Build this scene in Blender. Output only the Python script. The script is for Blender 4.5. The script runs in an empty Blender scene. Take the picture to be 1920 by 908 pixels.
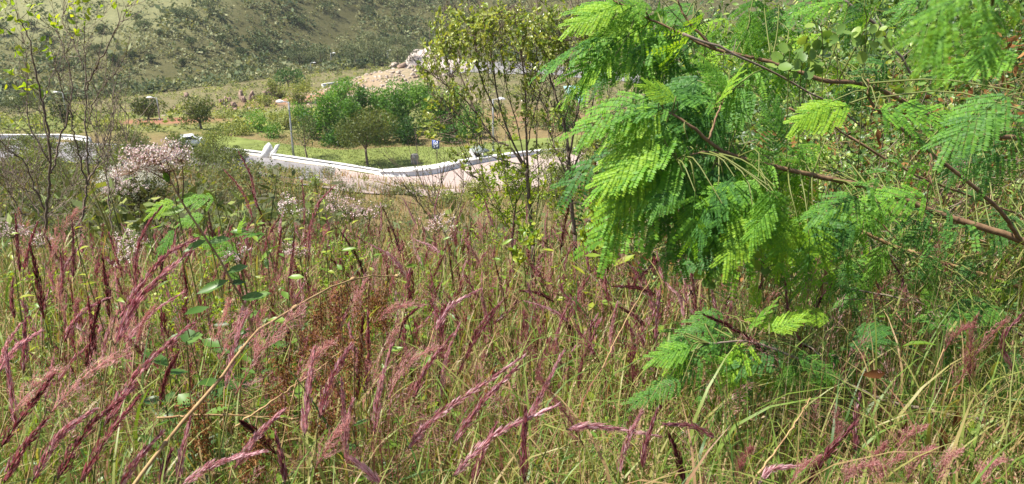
import bpy, math, random
import numpy as np
from mathutils import Vector, Matrix
random.seed(5)
rng = np.random.default_rng(5)
R = math.radians
S = bpy.context.scene
COL = S.collection

# ------------------------------------------------------------------ camera
PITCH = R(20.0)
F = 1507.0                       # focal length in pixels of the 1920 px wide photograph
cam = bpy.data.cameras.new('camera')
cam.sensor_width = 36.0
cam.lens = 36.0 * F / 1920.0
cam.clip_start = 0.05
cam.clip_end = 6000
cam.dof.use_dof = True
cam.dof.focus_distance = 4.0
cam.dof.aperture_fstop = 12.0
camo = bpy.data.objects.new('camera', cam)
COL.objects.link(camo)
camo.location = (0, 0, 0)
camo.rotation_euler = (R(90) - PITCH, 0, 0)
S.camera = camo

# ------------------------------------------------------------------ light
ELEV = R(57.0)
AZ = math.atan2(-1.0, -0.12)      # towards the sun: left, a touch behind the camera
TO_SUN = Vector((math.sin(AZ) * math.cos(ELEV), math.cos(AZ) * math.cos(ELEV), math.sin(ELEV)))
world = bpy.data.worlds.new('World')
S.world = world
world.use_nodes = True
wn = world.node_tree
for n in list(wn.nodes):
    wn.nodes.remove(n)
sky = wn.nodes.new('ShaderNodeTexSky')
sky.sky_type = 'NISHITA'
sky.sun_disc = False
sky.sun_elevation = ELEV
sky.sun_rotation = AZ
bg = wn.nodes.new('ShaderNodeBackground')
bg.inputs['Strength'].default_value = 0.085
wo = wn.nodes.new('ShaderNodeOutputWorld')
wn.links.new(sky.outputs[0], bg.inputs[0])
wn.links.new(bg.outputs[0], wo.inputs[0])
sun = bpy.data.lights.new('sun', 'SUN')
sun.energy = 5.0
sun.angle = R(0.5)
sun.color = (1.0, 0.95, 0.87)
suno = bpy.data.objects.new('sun', sun)
COL.objects.link(suno)
suno.rotation_euler = TO_SUN.to_track_quat('Z', 'Y').to_euler()
S.view_settings.view_transform = 'Standard'
S.view_settings.look = 'None'
S.view_settings.gamma = 1.0
S.view_settings.exposure = 1.15
S.cycles.max_bounces = 6
S.cycles.diffuse_bounces = 3
S.cycles.transmission_bounces = 4
S.cycles.transparent_max_bounces = 4

# ------------------------------------------------------------------ maths helpers
CP, SP = math.cos(PITCH), math.sin(PITCH)


def ray(px, py):
    u = (px - 960.0) / F
    v = -(py - 454.0) / F
    return np.array((u, CP + v * SP, -SP + v * CP))


def pt(px, py, D):
    """Point on the sight line of a photograph pixel at D metres ahead."""
    d = ray(px, py)
    return d * (D / d[1])


def hermite(x, X, Z):
    X = np.asarray(X, float); Z = np.asarray(Z, float)
    m = np.gradient(Z, X)
    x = np.clip(x, X[0], X[-1])
    i = np.clip(np.searchsorted(X, x) - 1, 0, len(X) - 2)
    h = X[i + 1] - X[i]
    t = (x - X[i]) / h
    return ((2 * t**3 - 3 * t**2 + 1) * Z[i] + (t**3 - 2 * t**2 + t) * h * m[i]
            + (-2 * t**3 + 3 * t**2) * Z[i + 1] + (t**3 - t**2) * h * m[i + 1])


def softplus(a):
    a = np.asarray(a, float)
    return np.where(a > 20, a, np.log1p(np.exp(np.minimum(a, 20))))


def smooth(a, lo, hi):
    t = np.clip((a - lo) / (hi - lo), 0, 1)
    return t * t * (3 - 2 * t)


_nr = np.random.default_rng(11)
_NK = _nr.normal(size=(14, 2)); _NK /= np.linalg.norm(_NK, axis=1)[:, None]
_NP = _nr.uniform(0, 6.28, 14)


def wob(x, y, s):
    """Smooth wobble in -1..1 of wavelength about s."""
    r = 0
    for k in range(7):
        f = 6.283 / s * (0.6 + 0.25 * k)
        r = r + np.sin((x * _NK[k, 0] + y * _NK[k, 1]) * f + _NP[k]) / (1 + 0.35 * k)
    return r / 3.4


YS = [-3000, -400, -60, -10, 0, 2, 4, 6, 8, 12, 25, 45, 60, 70, 76, 84, 92, 98, 110, 150, 200, 260, 320, 500, 4000]
ZS = [300, 110, 16, 0.8, -1.7, -2.05, -2.5, -3.05, -3.7, -5.0, -8.9, -13.9, -17.6, -20.5, -21.6, -21.9, -21.8, -21.9,
      -23.0, -27.5, -31.5, -35.5, -38, -40, -40]


def H(x, y):
    x = np.asarray(x, float); y = np.asarray(y, float)
    z = hermite(y, YS, ZS)
    # bank rising on the right of the camera
    b = 0.62 * softplus((x - 1.15 - 0.07 * y) / 0.5) * 0.5
    b = 7 * np.tanh(b / 7)
    z = z + b * (1 - smooth(y, 14, 34)) * smooth(y, 0.5, 2.5)
    z = z + 1.5 * smooth(-x, 3, 16) * smooth(y, 18, 34) * (1 - smooth(y, 54, 74))
    # a little lower far left, mound, far hill
    z = z - 0.05 * softplus((-x - 45) / 6) * 6 * smooth(y, 100, 150) * (1 - smooth(y, 300, 500))
    z = z + 4.9 * np.exp(-((x + 24) / 15.0)**2 - ((y - 168) / 15.0)**2) * (1 + 0.12 * wob(x, y, 9))
    z = z + 2.5 * np.exp(-((x + 14) / 12.0)**2 - ((y - 160) / 16.0)**2)
    yb = 226 + 92 * smooth(x, -120, -25) + 0.1 * np.clip(x, -300, 300)
    d = y - yb
    sl = 0.37 + 0.16 * smooth(x, -40, 30)
    hl = sl * softplus(d / 10) * 10
    hl = 150 * np.tanh(hl / 150)
    z = z + hl * (1 + 0.05 * wob(x, y, 70)) + 1.6 * wob(x, y, 34) * smooth(d, 0, 40)
    z = z + 0.25 * wob(x, y, 12) * smooth(y, 108, 130) + 0.25 * wob(x, y, 5) * smooth(y, 8, 20) * (1 - smooth(y, 60, 70))
    z = z + 0.05 * wob(x, y, 1.7) * (1 - smooth(y, 9, 20))
    return z


def ground(px, py, dmin=1.0):
    d = ray(px, py)
    D = np.geomspace(dmin, 900, 6000)
    P = d[None, :] * (D / d[1])[:, None]
    below = P[:, 2] < H(P[:, 0], P[:, 1])
    k = int(np.argmax(below)) if below.any() else len(D) - 1
    p = P[k].copy(); p[2] = float(H(p[0], p[1]))
    return p


def onground(x, y):
    return np.array((x, y, float(H(x, y))))


def norm(v):
    v = np.asarray(v, float)
    return v / np.maximum(np.linalg.norm(v, axis=-1, keepdims=True), 1e-9)


def frames(d, n, roll=None):
    """Matrices whose columns are side, along d, normal near n."""
    d = norm(d); n = np.broadcast_to(np.asarray(n, float), d.shape)
    s = np.cross(d, n); bad = np.linalg.norm(s, axis=-1) < 1e-4
    s[bad] = np.cross(d[bad], np.array((1.0, 0.2, 0.1)))
    s = norm(s); m = np.cross(s, d)
    if roll is not None:
        c, q = np.cos(roll)[:, None], np.sin(roll)[:, None]
        s, m = s * c + m * q, m * c - s * q
    return np.stack((s, d, m), axis=-1)


def rand_dirs(n, up=0.0):
    v = rng.normal(size=(n, 3)); v = norm(v); v[:, 2] += up
    return norm(v)


def bez(P, n):
    """Smooth Catmull-Rom curve through control points P (k,3)."""
    P = np.asarray(P, float); k = len(P)
    if k == 2:
        t = np.linspace(0, 1, n)[:, None]
        return P[0] * (1 - t) + P[1] * t
    X = np.arange(k)
    t = np.linspace(0, k - 1, n)
    return np.stack([hermite(t, X, P[:, j]) for j in range(3)], axis=1)


# ------------------------------------------------------------------ mesh building
class Geo:
    def __init__(self):
        self.v, self.t, self.a, self.n, self.sm = [], [], [], 0, False

    def add(self, v, t, tint=0.5):
        v = np.asarray(v, float).reshape(-1, 3); t = np.asarray(t, int).reshape(-1, 3)
        self.v.append(v); self.t.append(t + self.n)
        self.a.append(np.broadcast_to(np.asarray(tint, float), (len(v),)))
        self.n += len(v)

    def stamp(self, tpl, M, P, tint=0.5):
        """tpl=(verts, tris[, tint offset]); M (N,3,3) incl. scale, P (N,3)."""
        v, t = tpl[0], tpl[1]
        N = len(P)
        if N == 0:
            return
        W = np.einsum('nij,kj->nki', M, v) + P[:, None, :]
        T = t[None, :, :] + (np.arange(N) * len(v))[:, None, None]
        tint = np.broadcast_to(np.asarray(tint, float), (N,))
        A = np.repeat(tint, len(v)).reshape(N, len(v))
        if len(tpl) > 2:
            A = A + tpl[2][None, :]
        self.v.append(W.reshape(-1, 3)); self.t.append(T.reshape(-1, 3) + self.n)
        self.a.append(A.reshape(-1)); self.n += N * len(v)

    def tube(self, P, r0, r1, sides=5, tint=0.5, cap=True):
        P = np.asarray(P, float); n = len(P)
        T = norm(np.gradient(P, axis=0))
        Mx = frames(T, (0.31, 0.17, 0.93) if abs(T[0][2]) < 0.9 else (1.0, 0.2, 0.1))
        rr = np.interp(np.linspace(0, 1, n), np.linspace(0, 1, 2), (r0, r1))
        a = np.linspace(0, 2 * math.pi, sides, endpoint=False)
        ring = (Mx[:, None, :, 0] * np.cos(a)[None, :, None] + Mx[:, None, :, 2] * np.sin(a)[None, :, None])
        V = P[:, None, :] + ring * rr[:, None, None]
        tr = []
        for i in range(n - 1):
            for j in range(sides):
                a0 = i * sides + j; a1 = i * sides + (j + 1) % sides
                tr += [(a0, a1, a0 + sides), (a1, a1 + sides, a0 + sides)]
        V = V.reshape(-1, 3)
        if cap:
            V = np.vstack((V, P[-1][None, :] + T[-1] * r1, P[0][None, :]))
            e = n * sides
            for j in range(sides):
                tr.append(((n - 1) * sides + j, (n - 1) * sides + (j + 1) % sides, e))
                tr.append(((j + 1) % sides, j, e + 1))
        self.add(V, tr, tint)

    def box(self, c, s, M=None, tint=0.5):
        c = np.asarray(c, float); s = np.asarray(s, float) / 2
        v = np.array([(i, j, k) for i in (-1, 1) for j in (-1, 1) for k in (-1, 1)], float) * s
        if M is not None:
            v = v @ np.asarray(M).T
        q = [(0, 1, 3, 2), (4, 6, 7, 5), (0, 4, 5, 1), (2, 3, 7, 6), (0, 2, 6, 4), (1, 5, 7, 3)]
        t = [x for a, b, c2, d in q for x in ((a, b, c2), (a, c2, d))]
        self.add(v + c, t, tint)

    def prism(self, poly, z0, z1, tint=0.5):
        """Upright prism of an xy polygon (convex or star-shaped about its centre)."""
        p = np.asarray(poly, float); n = len(p); c = p.mean(0)
        z0 = np.broadcast_to(z0, (n,)); z1 = np.broadcast_to(z1, (n,))
        v = [(x, y, z) for (x, y), z in zip(p, z0)] + [(x, y, z) for (x, y), z in zip(p, z1)]
        v += [(c[0], c[1], z0.mean()), (c[0], c[1], z1.mean())]
        t = []
        for i in range(n):
            j = (i + 1) % n
            t += [(i, j, n + i), (j, n + j, n + i), (j, i, 2 * n), (n + i, n + j, 2 * n + 1)]
        self.add(v, t, tint)

    def count(self):
        return sum(len(t) for t in self.t)

    def mesh(self, name, mat, origin=None, smooth_shade=False):
        me = bpy.data.meshes.new(name)
        if self.n == 0:
            return me
        V = np.concatenate(self.v).astype(np.float32)
        if origin is not None:
            V = V - np.asarray(origin, np.float32)
        T = np.concatenate(self.t).astype(np.int32)
        A = np.concatenate(self.a).astype(np.float32)
        me.vertices.add(len(V)); me.vertices.foreach_set('co', V.ravel())
        me.loops.add(len(T) * 3); me.loops.foreach_set('vertex_index', T.ravel())
        me.polygons.add(len(T)); me.polygons.foreach_set('loop_start', np.arange(len(T), dtype=np.int32) * 3)
        if smooth_shade:
            me.polygons.foreach_set('use_smooth', np.ones(len(T), dtype=bool))
        me.update(calc_edges=True)
        at = me.attributes.new('tint', 'FLOAT', 'POINT'); at.data.foreach_set('value', A)
        if mat:
            me.materials.append(mat)
        return me


def link(name, data, parent=None, loc=None, label=None, cat=None, group=None, kind=None):
    o = bpy.data.objects.new(name, data)
    COL.objects.link(o)
    if loc is not None:
        o.location = tuple(float(c) for c in loc)
    if parent is not None:
        o.parent = parent
    for k, val in (('label', label), ('category', cat), ('group', group), ('kind', kind)):
        if val:
            o[k] = val
    return o


def thing(name, label, cat, loc, group=None):
    return link(name, None, None, loc, label, cat, group)


def part(name, g, mat, parent, sm=False, kind=None, label=None):
    """Mesh of world-space geometry g as a child of parent (an Empty without rotation)."""
    return link(name, g.mesh(name, mat, parent.location, sm), parent, None, label, None, None, kind)


def copy_tree(o, parent=None):
    c = o.copy(); COL.objects.link(c)
    if parent is not None:
        c.parent = parent
    for ch in list(o.children):
        copy_tree(ch, c)
    return c


# templates: leaf along +Y, width X, normal Z
def T_(v, t, a=None):
    r = [np.array(v, float), np.array(t, int)]
    if a is not None:
        r.append(np.array(a, float))
    return tuple(r)


DIA = T_([(0, 0, 0), (.5, .45, 0), (0, 1, 0), (-.5, .45, 0)], [(0, 1, 2), (0, 2, 3)])
TRI = T_([(0, 0, 0), (.5, 1, 0), (-.5, 1, 0)], [(0, 1, 2)])
OVAL = T_([(0, 0, 0), (0, .33, -.05), (0, .7, -.05), (0, 1, .0), (.36, .3, .05), (.42, .62, .04), (-.36, .3, .05), (-.42, .62, .04)],
          [(0, 4, 1), (1, 4, 5), (1, 5, 2), (2, 5, 3), (0, 1, 6), (1, 7, 6), (1, 2, 7), (2, 3, 7)])
LANCE = T_([(0, 0, 0), (0, .35, .03), (0, .7, -.01), (0, 1, -.1), (.5, .3, .1), (.42, .62, .07), (-.5, .3, .1), (-.42, .62, .07)],
           [(0, 4, 1), (1, 4, 5), (1, 5, 2), (2, 5, 3), (0, 1, 6), (1, 7, 6), (1, 2, 7), (2, 3, 7)])
ROUND = T_([(0, 0, 0), (.3, .12, .05), (.5, .5, .07), (.3, .88, .03), (0, 1, 0), (-.3, .88, .03), (-.5, .5, .07), (-.3, .12, .05), (0, .5, -.04)],
           [(8, 0, 1), (8, 1, 2), (8, 2, 3), (8, 3, 4), (8, 4, 5), (8, 5, 6), (8, 6, 7), (8, 7, 0)])


def scaled(M, L, W=None):
    """Scale frame columns: length L along Y, width W along X."""
    L = np.asarray(L, float); W = L if W is None else np.asarray(W, float)
    M = M.copy()
    M[:, :, 0] *= np.broadcast_to(W, (len(M),))[:, None]
    M[:, :, 1] *= np.broadcast_to(L, (len(M),))[:, None]
    M[:, :, 2] *= np.broadcast_to(L, (len(M),))[:, None]
    return M


def blades(g, base, h, az, bend, w, tint, segs=4, up=1.0):
    """Curved tapering grass blades, vectorised."""
    N = len(base)
    t = np.linspace(0, 1, segs + 1)
    dr = np.stack((np.cos(az), np.sin(az), np.zeros(N)), 1)
    sd = np.stack((-np.sin(az + rng.uniform(-.9, .9, N)), np.cos(az), rng.normal(0, .15, N)), 1)
    c = base[:, None, :] + (dr * (h * bend)[:, None])[:, None, :] * (t[None, :, None]**1.7)
    c[:, :, 2] += h[:, None] * (up * t[None, :] - (bend**2 * 0.42)[:, None] * t[None, :]**2.4)
    ww = (w[:, None] * (1 - t[None, :]**1.6) * 0.5 + 1e-5)
    L = c - sd[:, None, :] * ww[:, :, None]
    Rr = c + sd[:, None, :] * ww[:, :, None]
    V = np.stack((L, Rr), 2).reshape(N, -1, 3)
    tr = []
    for k in range(segs):
        a = 2 * k
        tr += [(a, a + 1, a + 3), (a, a + 3, a + 2)]
    tr = np.array(tr)
    T = tr[None] + (np.arange(N) * 2 * (segs + 1))[:, None, None]
    g.v.append(V.reshape(-1, 3)); g.t.append(T.reshape(-1, 3) + g.n)
    g.a.append(np.repeat(tint, 2 * (segs + 1))); g.n += N * 2 * (segs + 1)


# ------------------------------------------------------------------ materials
def new_mat(name):
    m = bpy.data.materials.new(name); m.use_nodes = True
    nt = m.node_tree
    for n in list(nt.nodes):
        nt.nodes.remove(n)
    return m, nt


def ramp(nt, fac, cols):
    r = nt.nodes.new('ShaderNodeValToRGB')
    e = r.color_ramp.elements
    n = len(cols)
    e[0].position = 0; e[0].color = (*cols[0], 1)
    e[1].position = 1; e[1].color = (*cols[-1], 1)
    for i in range(1, n - 1):
        x = e.new(i / (n - 1)); x.color = (*cols[i], 1)
    if fac is not None:
        nt.links.new(fac, r.inputs[0])
    return r.outputs[0]


def noise(nt, scale, detail=3, rough=0.6, coord='Object'):
    tc = nt.nodes.new('ShaderNodeTexCoord')
    n = nt.nodes.new('ShaderNodeTexNoise')
    n.inputs['Scale'].default_value = scale
    n.inputs['Detail'].default_value = detail
    n.inputs['Roughness'].default_value = rough
    nt.links.new(tc.outputs[coord], n.inputs['Vector'])
    return n


def mixc(nt, a, b, fac, mode='MIX'):
    m = nt.nodes.new('ShaderNodeMix'); m.data_type = 'RGBA'; m.blend_type = mode
    for s, v in ((6, a), (7, b)):
        if hasattr(v, 'links') or hasattr(v, 'is_output'):
            nt.links.new(v, m.inputs[s])
        else:
            m.inputs[s].default_value = (*v, 1)
    if hasattr(fac, 'is_output'):
        nt.links.new(fac, m.inputs[0])
    else:
        m.inputs[0].default_value = fac
    return m.outputs[2]


def leafmat(name, cols, trans=0.38, rough=0.5, spec=0.3, nscale=None, namp=0.3, glow=(1.25, 1.15, 0.45)):
    m, nt = new_mat(name)
    at = nt.nodes.new('ShaderNodeAttribute'); at.attribute_name = 'tint'
    col = ramp(nt, at.outputs['Fac'], cols)
    if nscale:
        nz = noise(nt, nscale)
        r2 = ramp(nt, nz.outputs[0], [(1 - namp,) * 3, (1 - namp,) * 3, (1,) * 3, (1 + namp,) * 3, (1 + namp,) * 3])
        col = mixc(nt, col, r2, 1.0, 'MULTIPLY')
    b = nt.nodes.new('ShaderNodeBsdfPrincipled')
    b.inputs['Roughness'].default_value = rough
    b.inputs['Specular IOR Level'].default_value = spec
    nt.links.new(col, b.inputs['Base Color'])
    out = nt.nodes.new('ShaderNodeOutputMaterial')
    if trans > 0:
        tr = nt.nodes.new('ShaderNodeBsdfTranslucent')
        c2 = mixc(nt, col, glow, 1.0, 'MULTIPLY')
        nt.links.new(c2, tr.inputs['Color'])
        mx = nt.nodes.new('ShaderNodeMixShader')
        mx.inputs[0].default_value = trans
        nt.links.new(b.outputs[0], mx.inputs[1]); nt.links.new(tr.outputs[0], mx.inputs[2])
        nt.links.new(mx.outputs[0], out.inputs[0])
    else:
        nt.links.new(b.outputs[0], out.inputs[0])
    return m


def solid(name, c1, c2=None, scale=8.0, rough=0.8, spec=0.2, bump=0.0, metal=0.0):
    m, nt = new_mat(name)
    b = nt.nodes.new('ShaderNodeBsdfPrincipled')
    b.inputs['Roughness'].default_value = rough
    b.inputs['Specular IOR Level'].default_value = spec
    b.inputs['Metallic'].default_value = metal
    out = nt.nodes.new('ShaderNodeOutputMaterial')
    nt.links.new(b.outputs[0], out.inputs[0])
    nz = noise(nt, scale, 5, 0.65)
    if c2 is None:
        c2 = tuple(c * 0.75 for c in c1)
    col = ramp(nt, nz.outputs[0], [c1, c1, c2, c2])
    nt.links.new(col, b.inputs['Base Color'])
    if bump:
        bp = nt.nodes.new('ShaderNodeBump'); bp.inputs['Strength'].default_value = bump
        nt.links.new(nz.outputs[0], bp.inputs['Height']); nt.links.new(bp.outputs[0], b.inputs['Normal'])
    return m


M = {}
M['bark'] = solid('grey_brown_bark', (0.24, 0.185, 0.14), (0.11, 0.08, 0.06), 60, 0.85, 0.15, 0.5)
M['bark_warm'] = solid('warm_brown_bark', (0.30, 0.19, 0.10), (0.14, 0.08, 0.045), 50, 0.75, 0.25, 0.5)
M['bark_pale'] = solid('pale_grey_bark', (0.32, 0.26, 0.2), (0.15, 0.11, 0.08), 50, 0.85, 0.15, 0.5)
M['straw_stem'] = solid('dry_straw_stem', (0.46, 0.32, 0.15), (0.24, 0.13, 0.06), 40, 0.7, 0.25, 0.3)
M['green_stem'] = leafmat('green_stem', [(0.10, 0.13, 0.03), (0.17, 0.19, 0.05), (0.3, 0.22, 0.10)], 0.15)
M['plume'] = leafmat('maroon_plume_hairs', [(0.03, 0.008, 0.010), (0.13, 0.026, 0.032), (0.33, 0.12, 0.14), (0.66, 0.45, 0.47)],
                     0.45, 0.45, 0.45, glow=(1.25, 0.85, 0.85))
M['feather'] = leafmat('coral_pink_plume_hairs', [(0.16, 0.045, 0.045), (0.36, 0.14, 0.13), (0.52, 0.27, 0.25), (0.68, 0.46, 0.42)],
                       0.5, 0.5, 0.4, glow=(1.25, 0.95, 0.9))
M['grass'] = leafmat('mixed_grass', [(0.28, 0.12, 0.075), (0.36, 0.25, 0.12), (0.31, 0.31, 0.09), (0.18, 0.27, 0.045), (0.06, 0.125, 0.022)],
                     0.4, 0.45, 0.35)
M['drygrass'] = leafmat('dry_grass', [(0.20, 0.07, 0.045), (0.36, 0.17, 0.11), (0.50, 0.34, 0.20), (0.60, 0.48, 0.30)], 0.3, 0.55, 0.3,
                        glow=(1.1, 1.0, 0.8))
M['slopegrass'] = leafmat('slope_grass', [(0.24, 0.10, 0.085), (0.34, 0.20, 0.14), (0.36, 0.29, 0.14), (0.20, 0.20, 0.06), (0.08, 0.11, 0.03)],
                          0.35, 0.6, 0.15)
M['weed'] = leafmat('weed_leaves', [(0.05, 0.11, 0.022), (0.09, 0.19, 0.03), (0.19, 0.31, 0.035), (0.36, 0.40, 0.04)], 0.42, 0.4, 0.4)
M['lime'] = leafmat('lime_leaves', [(0.12, 0.24, 0.02), (0.26, 0.40, 0.03), (0.46, 0.52, 0.05)], 0.5, 0.4, 0.4)
M['frond'] = leafmat('frond_leaflets', [(0.045, 0.125, 0.04), (0.085, 0.22, 0.042), (0.17, 0.37, 0.04), (0.34, 0.52, 0.04)], 0.48, 0.5, 0.22)
M['shrubleaf'] = leafmat('obovate_leaves', [(0.05, 0.10, 0.02), (0.12, 0.20, 0.035), (0.24, 0.33, 0.06), (0.42, 0.46, 0.13)], 0.4, 0.32, 0.5)
M['thicket'] = leafmat('thicket_leaves', [(0.045, 0.085, 0.03), (0.09, 0.18, 0.045), (0.20, 0.32, 0.06), (0.46, 0.52, 0.13)], 0.4, 0.4, 0.45)
M['scrub'] = leafmat('scrub_leaves', [(0.15, 0.12, 0.085), (0.12, 0.125, 0.06), (0.09, 0.12, 0.04), (0.17, 0.22, 0.05), (0.36, 0.38, 0.10)],
                     0.3, 0.6, 0.2)
M['hillscrub'] = leafmat('hillside_foliage', [(0.035, 0.06, 0.03), (0.085, 0.12, 0.055), (0.155, 0.185, 0.09), (0.28, 0.285, 0.15), (0.40, 0.39, 0.22)],
                         0.2, 0.7, 0.1)
M['bright'] = leafmat('bright_green_foliage', [(0.02, 0.055, 0.012), (0.055, 0.14, 0.022), (0.12, 0.27, 0.035), (0.25, 0.41, 0.055)], 0.35, 0.5, 0.3)
M['olive'] = leafmat('olive_tree_foliage', [(0.03, 0.045, 0.012), (0.06, 0.085, 0.018), (0.11, 0.14, 0.025), (0.19, 0.20, 0.04)], 0.3, 0.5, 0.3)
M['rust'] = leafmat('rust_brown_seed_husks', [(0.09, 0.035, 0.012), (0.19, 0.08, 0.028), (0.32, 0.17, 0.06)], 0.2, 0.7, 0.1, glow=(1.1, .9, .7))
M['cream'] = leafmat('cream_flower_tufts', [(0.45, 0.42, 0.32), (0.65, 0.62, 0.5), (0.85, 0.82, 0.72)], 0.3, 0.7, 0.1, glow=(1, 1, .95))
M['pinkflower'] = leafmat('pink_and_buff_florets', [(0.50, 0.42, 0.28), (0.66, 0.56, 0.44), (0.64, 0.42, 0.46), (0.86, 0.80, 0.73)], 0.3, 0.7, 0.1,
                          glow=(1.05, .95, .95))
M['white'] = solid('white_painted_masonry', (0.80, 0.80, 0.77), (0.50, 0.48, 0.43), 1.1, 0.8, 0.2, 0.05)
M['lampwhite'] = solid('white_lamp_shell', (0.80, 0.80, 0.78), (0.7, 0.7, 0.68), 5, 0.4, 0.5)
M['galv'] = solid('galvanised_pole', (0.42, 0.43, 0.42), (0.30, 0.31, 0.31), 6, 0.5, 0.4, 0, 0.3)
M['stone'] = solid('grey_stone', (0.34, 0.32, 0.29), (0.17, 0.155, 0.14), 3, 0.9, 0.1, 0.6)
M['rock'] = solid('pinkish_brown_rock', (0.36, 0.26, 0.20), (0.16, 0.10, 0.075), 0.9, 0.9, 0.1, 0.6)
M['rockwhite'] = solid('pale_rubble', (0.52, 0.44, 0.37), (0.32, 0.25, 0.19), 0.6, 0.9, 0.1, 0.5)
M['sand'] = solid('white_sand', (0.50, 0.43, 0.38), (0.34, 0.28, 0.24), 0.25, 0.95, 0.05, 0.3)
M['asphalt'] = solid('worn_grey_concrete', (0.26, 0.245, 0.245), (0.16, 0.15, 0.15), 0.6, 0.9, 0.1, 0.1)
M['blue'] = solid('blue_sign_paint', (0.02, 0.07, 0.32), (0.02, 0.055, 0.25), 4, 0.4, 0.4)
M['signwhite'] = solid('white_sign_print', (0.75, 0.78, 0.85), (0.68, 0.7, 0.78), 4, 0.4, 0.4)
M['dark'] = solid('shade_and_tyre_black', (0.02, 0.02, 0.022), (0.03, 0.03, 0.03), 4, 0.6, 0.3)  # black of the wheels and of the painted shade under the shelter lid
M['slab'] = solid('grey_green_slab', (0.26, 0.30, 0.26), (0.17, 0.20, 0.17), 2, 0.8, 0.2)
M['teal'] = solid('turquoise_sheet', (0.16, 0.40, 0.38), (0.40, 0.52, 0.52), 1.6, 0.5, 0.3)
M['glass'] = solid('dark_car_glass', (0.03, 0.04, 0.045), (0.05, 0.06, 0.065), 3, 0.1, 0.6)


def ground_mat():
    m, nt = new_mat('ground_soil')
    at = nt.nodes.new('ShaderNodeAttribute'); at.attribute_name = 'soil'; at.attribute_type = 'GEOMETRY'
    n1 = noise(nt, 0.09, 6, 0.7); n2 = noise(nt, 1.1, 6, 0.75); n3 = noise(nt, 14, 4, 0.7)
    c = mixc(nt, at.outputs['Color'], ramp(nt, n1.outputs[0], [(.62, .60, .55), (.8, .8, .75), (1.1, 1.1, 1.1), (1.35, 1.3, 1.25)]), 1, 'MULTIPLY')
    c = mixc(nt, c, ramp(nt, n2.outputs[0], [(.4, .42, .35), (.7, .75, .65), (1.15, 1.1, 1.0), (1.6, 1.5, 1.4)]), 1, 'MULTIPLY')
    c = mixc(nt, c, ramp(nt, n3.outputs[0], [(.6,) * 3, (.8,) * 3, (1.2,) * 3, (1.4,) * 3]), 1, 'MULTIPLY')
    b = nt.nodes.new('ShaderNodeBsdfPrincipled'); b.inputs['Roughness'].default_value = 0.95
    b.inputs['Specular IOR Level'].default_value = 0.05
    bp = nt.nodes.new('ShaderNodeBump'); bp.inputs['Strength'].default_value = 0.6; bp.inputs['Distance'].default_value = 0.3
    nt.links.new(n2.outputs[0], bp.inputs['Height']); nt.links.new(bp.outputs[0], b.inputs['Normal'])
    nt.links.new(c, b.inputs['Base Color'])
    o = nt.nodes.new('ShaderNodeOutputMaterial'); nt.links.new(b.outputs[0], o.inputs[0])
    return m


def paver_mat():
    m, nt = new_mat('pink_brick_pavers')
    tc = nt.nodes.new('ShaderNodeTexCoord')
    br = nt.nodes.new('ShaderNodeTexBrick')
    br.inputs['Scale'].default_value = 1.0
    br.inputs['Brick Width'].default_value = 0.42
    br.inputs['Row Height'].default_value = 0.21
    br.inputs['Mortar Size'].default_value = 0.015
    br.inputs['Color1'].default_value = (0.42, 0.33, 0.285, 1)
    br.inputs['Color2'].default_value = (0.34, 0.26, 0.225, 1)
    br.inputs['Mortar'].default_value = (0.30, 0.22, 0.18, 1)
    nt.links.new(tc.outputs['Object'], br.inputs['Vector'])
    n1 = noise(nt, 0.35, 5, 0.7)
    c = mixc(nt, br.outputs['Color'], ramp(nt, n1.outputs[0], [(.75, .75, .78), (.95, .95, .95), (1.15, 1.12, 1.1)]), 1, 'MULTIPLY')
    b = nt.nodes.new('ShaderNodeBsdfPrincipled'); b.inputs['Roughness'].default_value = 0.85
    nt.links.new(c, b.inputs['Base Color'])
    o = nt.nodes.new('ShaderNodeOutputMaterial'); nt.links.new(b.outputs[0], o.inputs[0])
    return m


M['ground'] = ground_mat()
M['paver'] = paver_mat()
M['lawn'] = leafmat('mown_lawn', [(0.15, 0.18, 0.05), (0.15, 0.18, 0.05)], 0, 0.9, 0.05, nscale=0.5, namp=0.4)
M['lawnblade'] = leafmat('lawn_blades', [(0.10, 0.15, 0.03), (0.16, 0.2, 0.05), (0.28, 0.28, 0.10)], 0.2, 0.6, 0.2)

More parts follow.
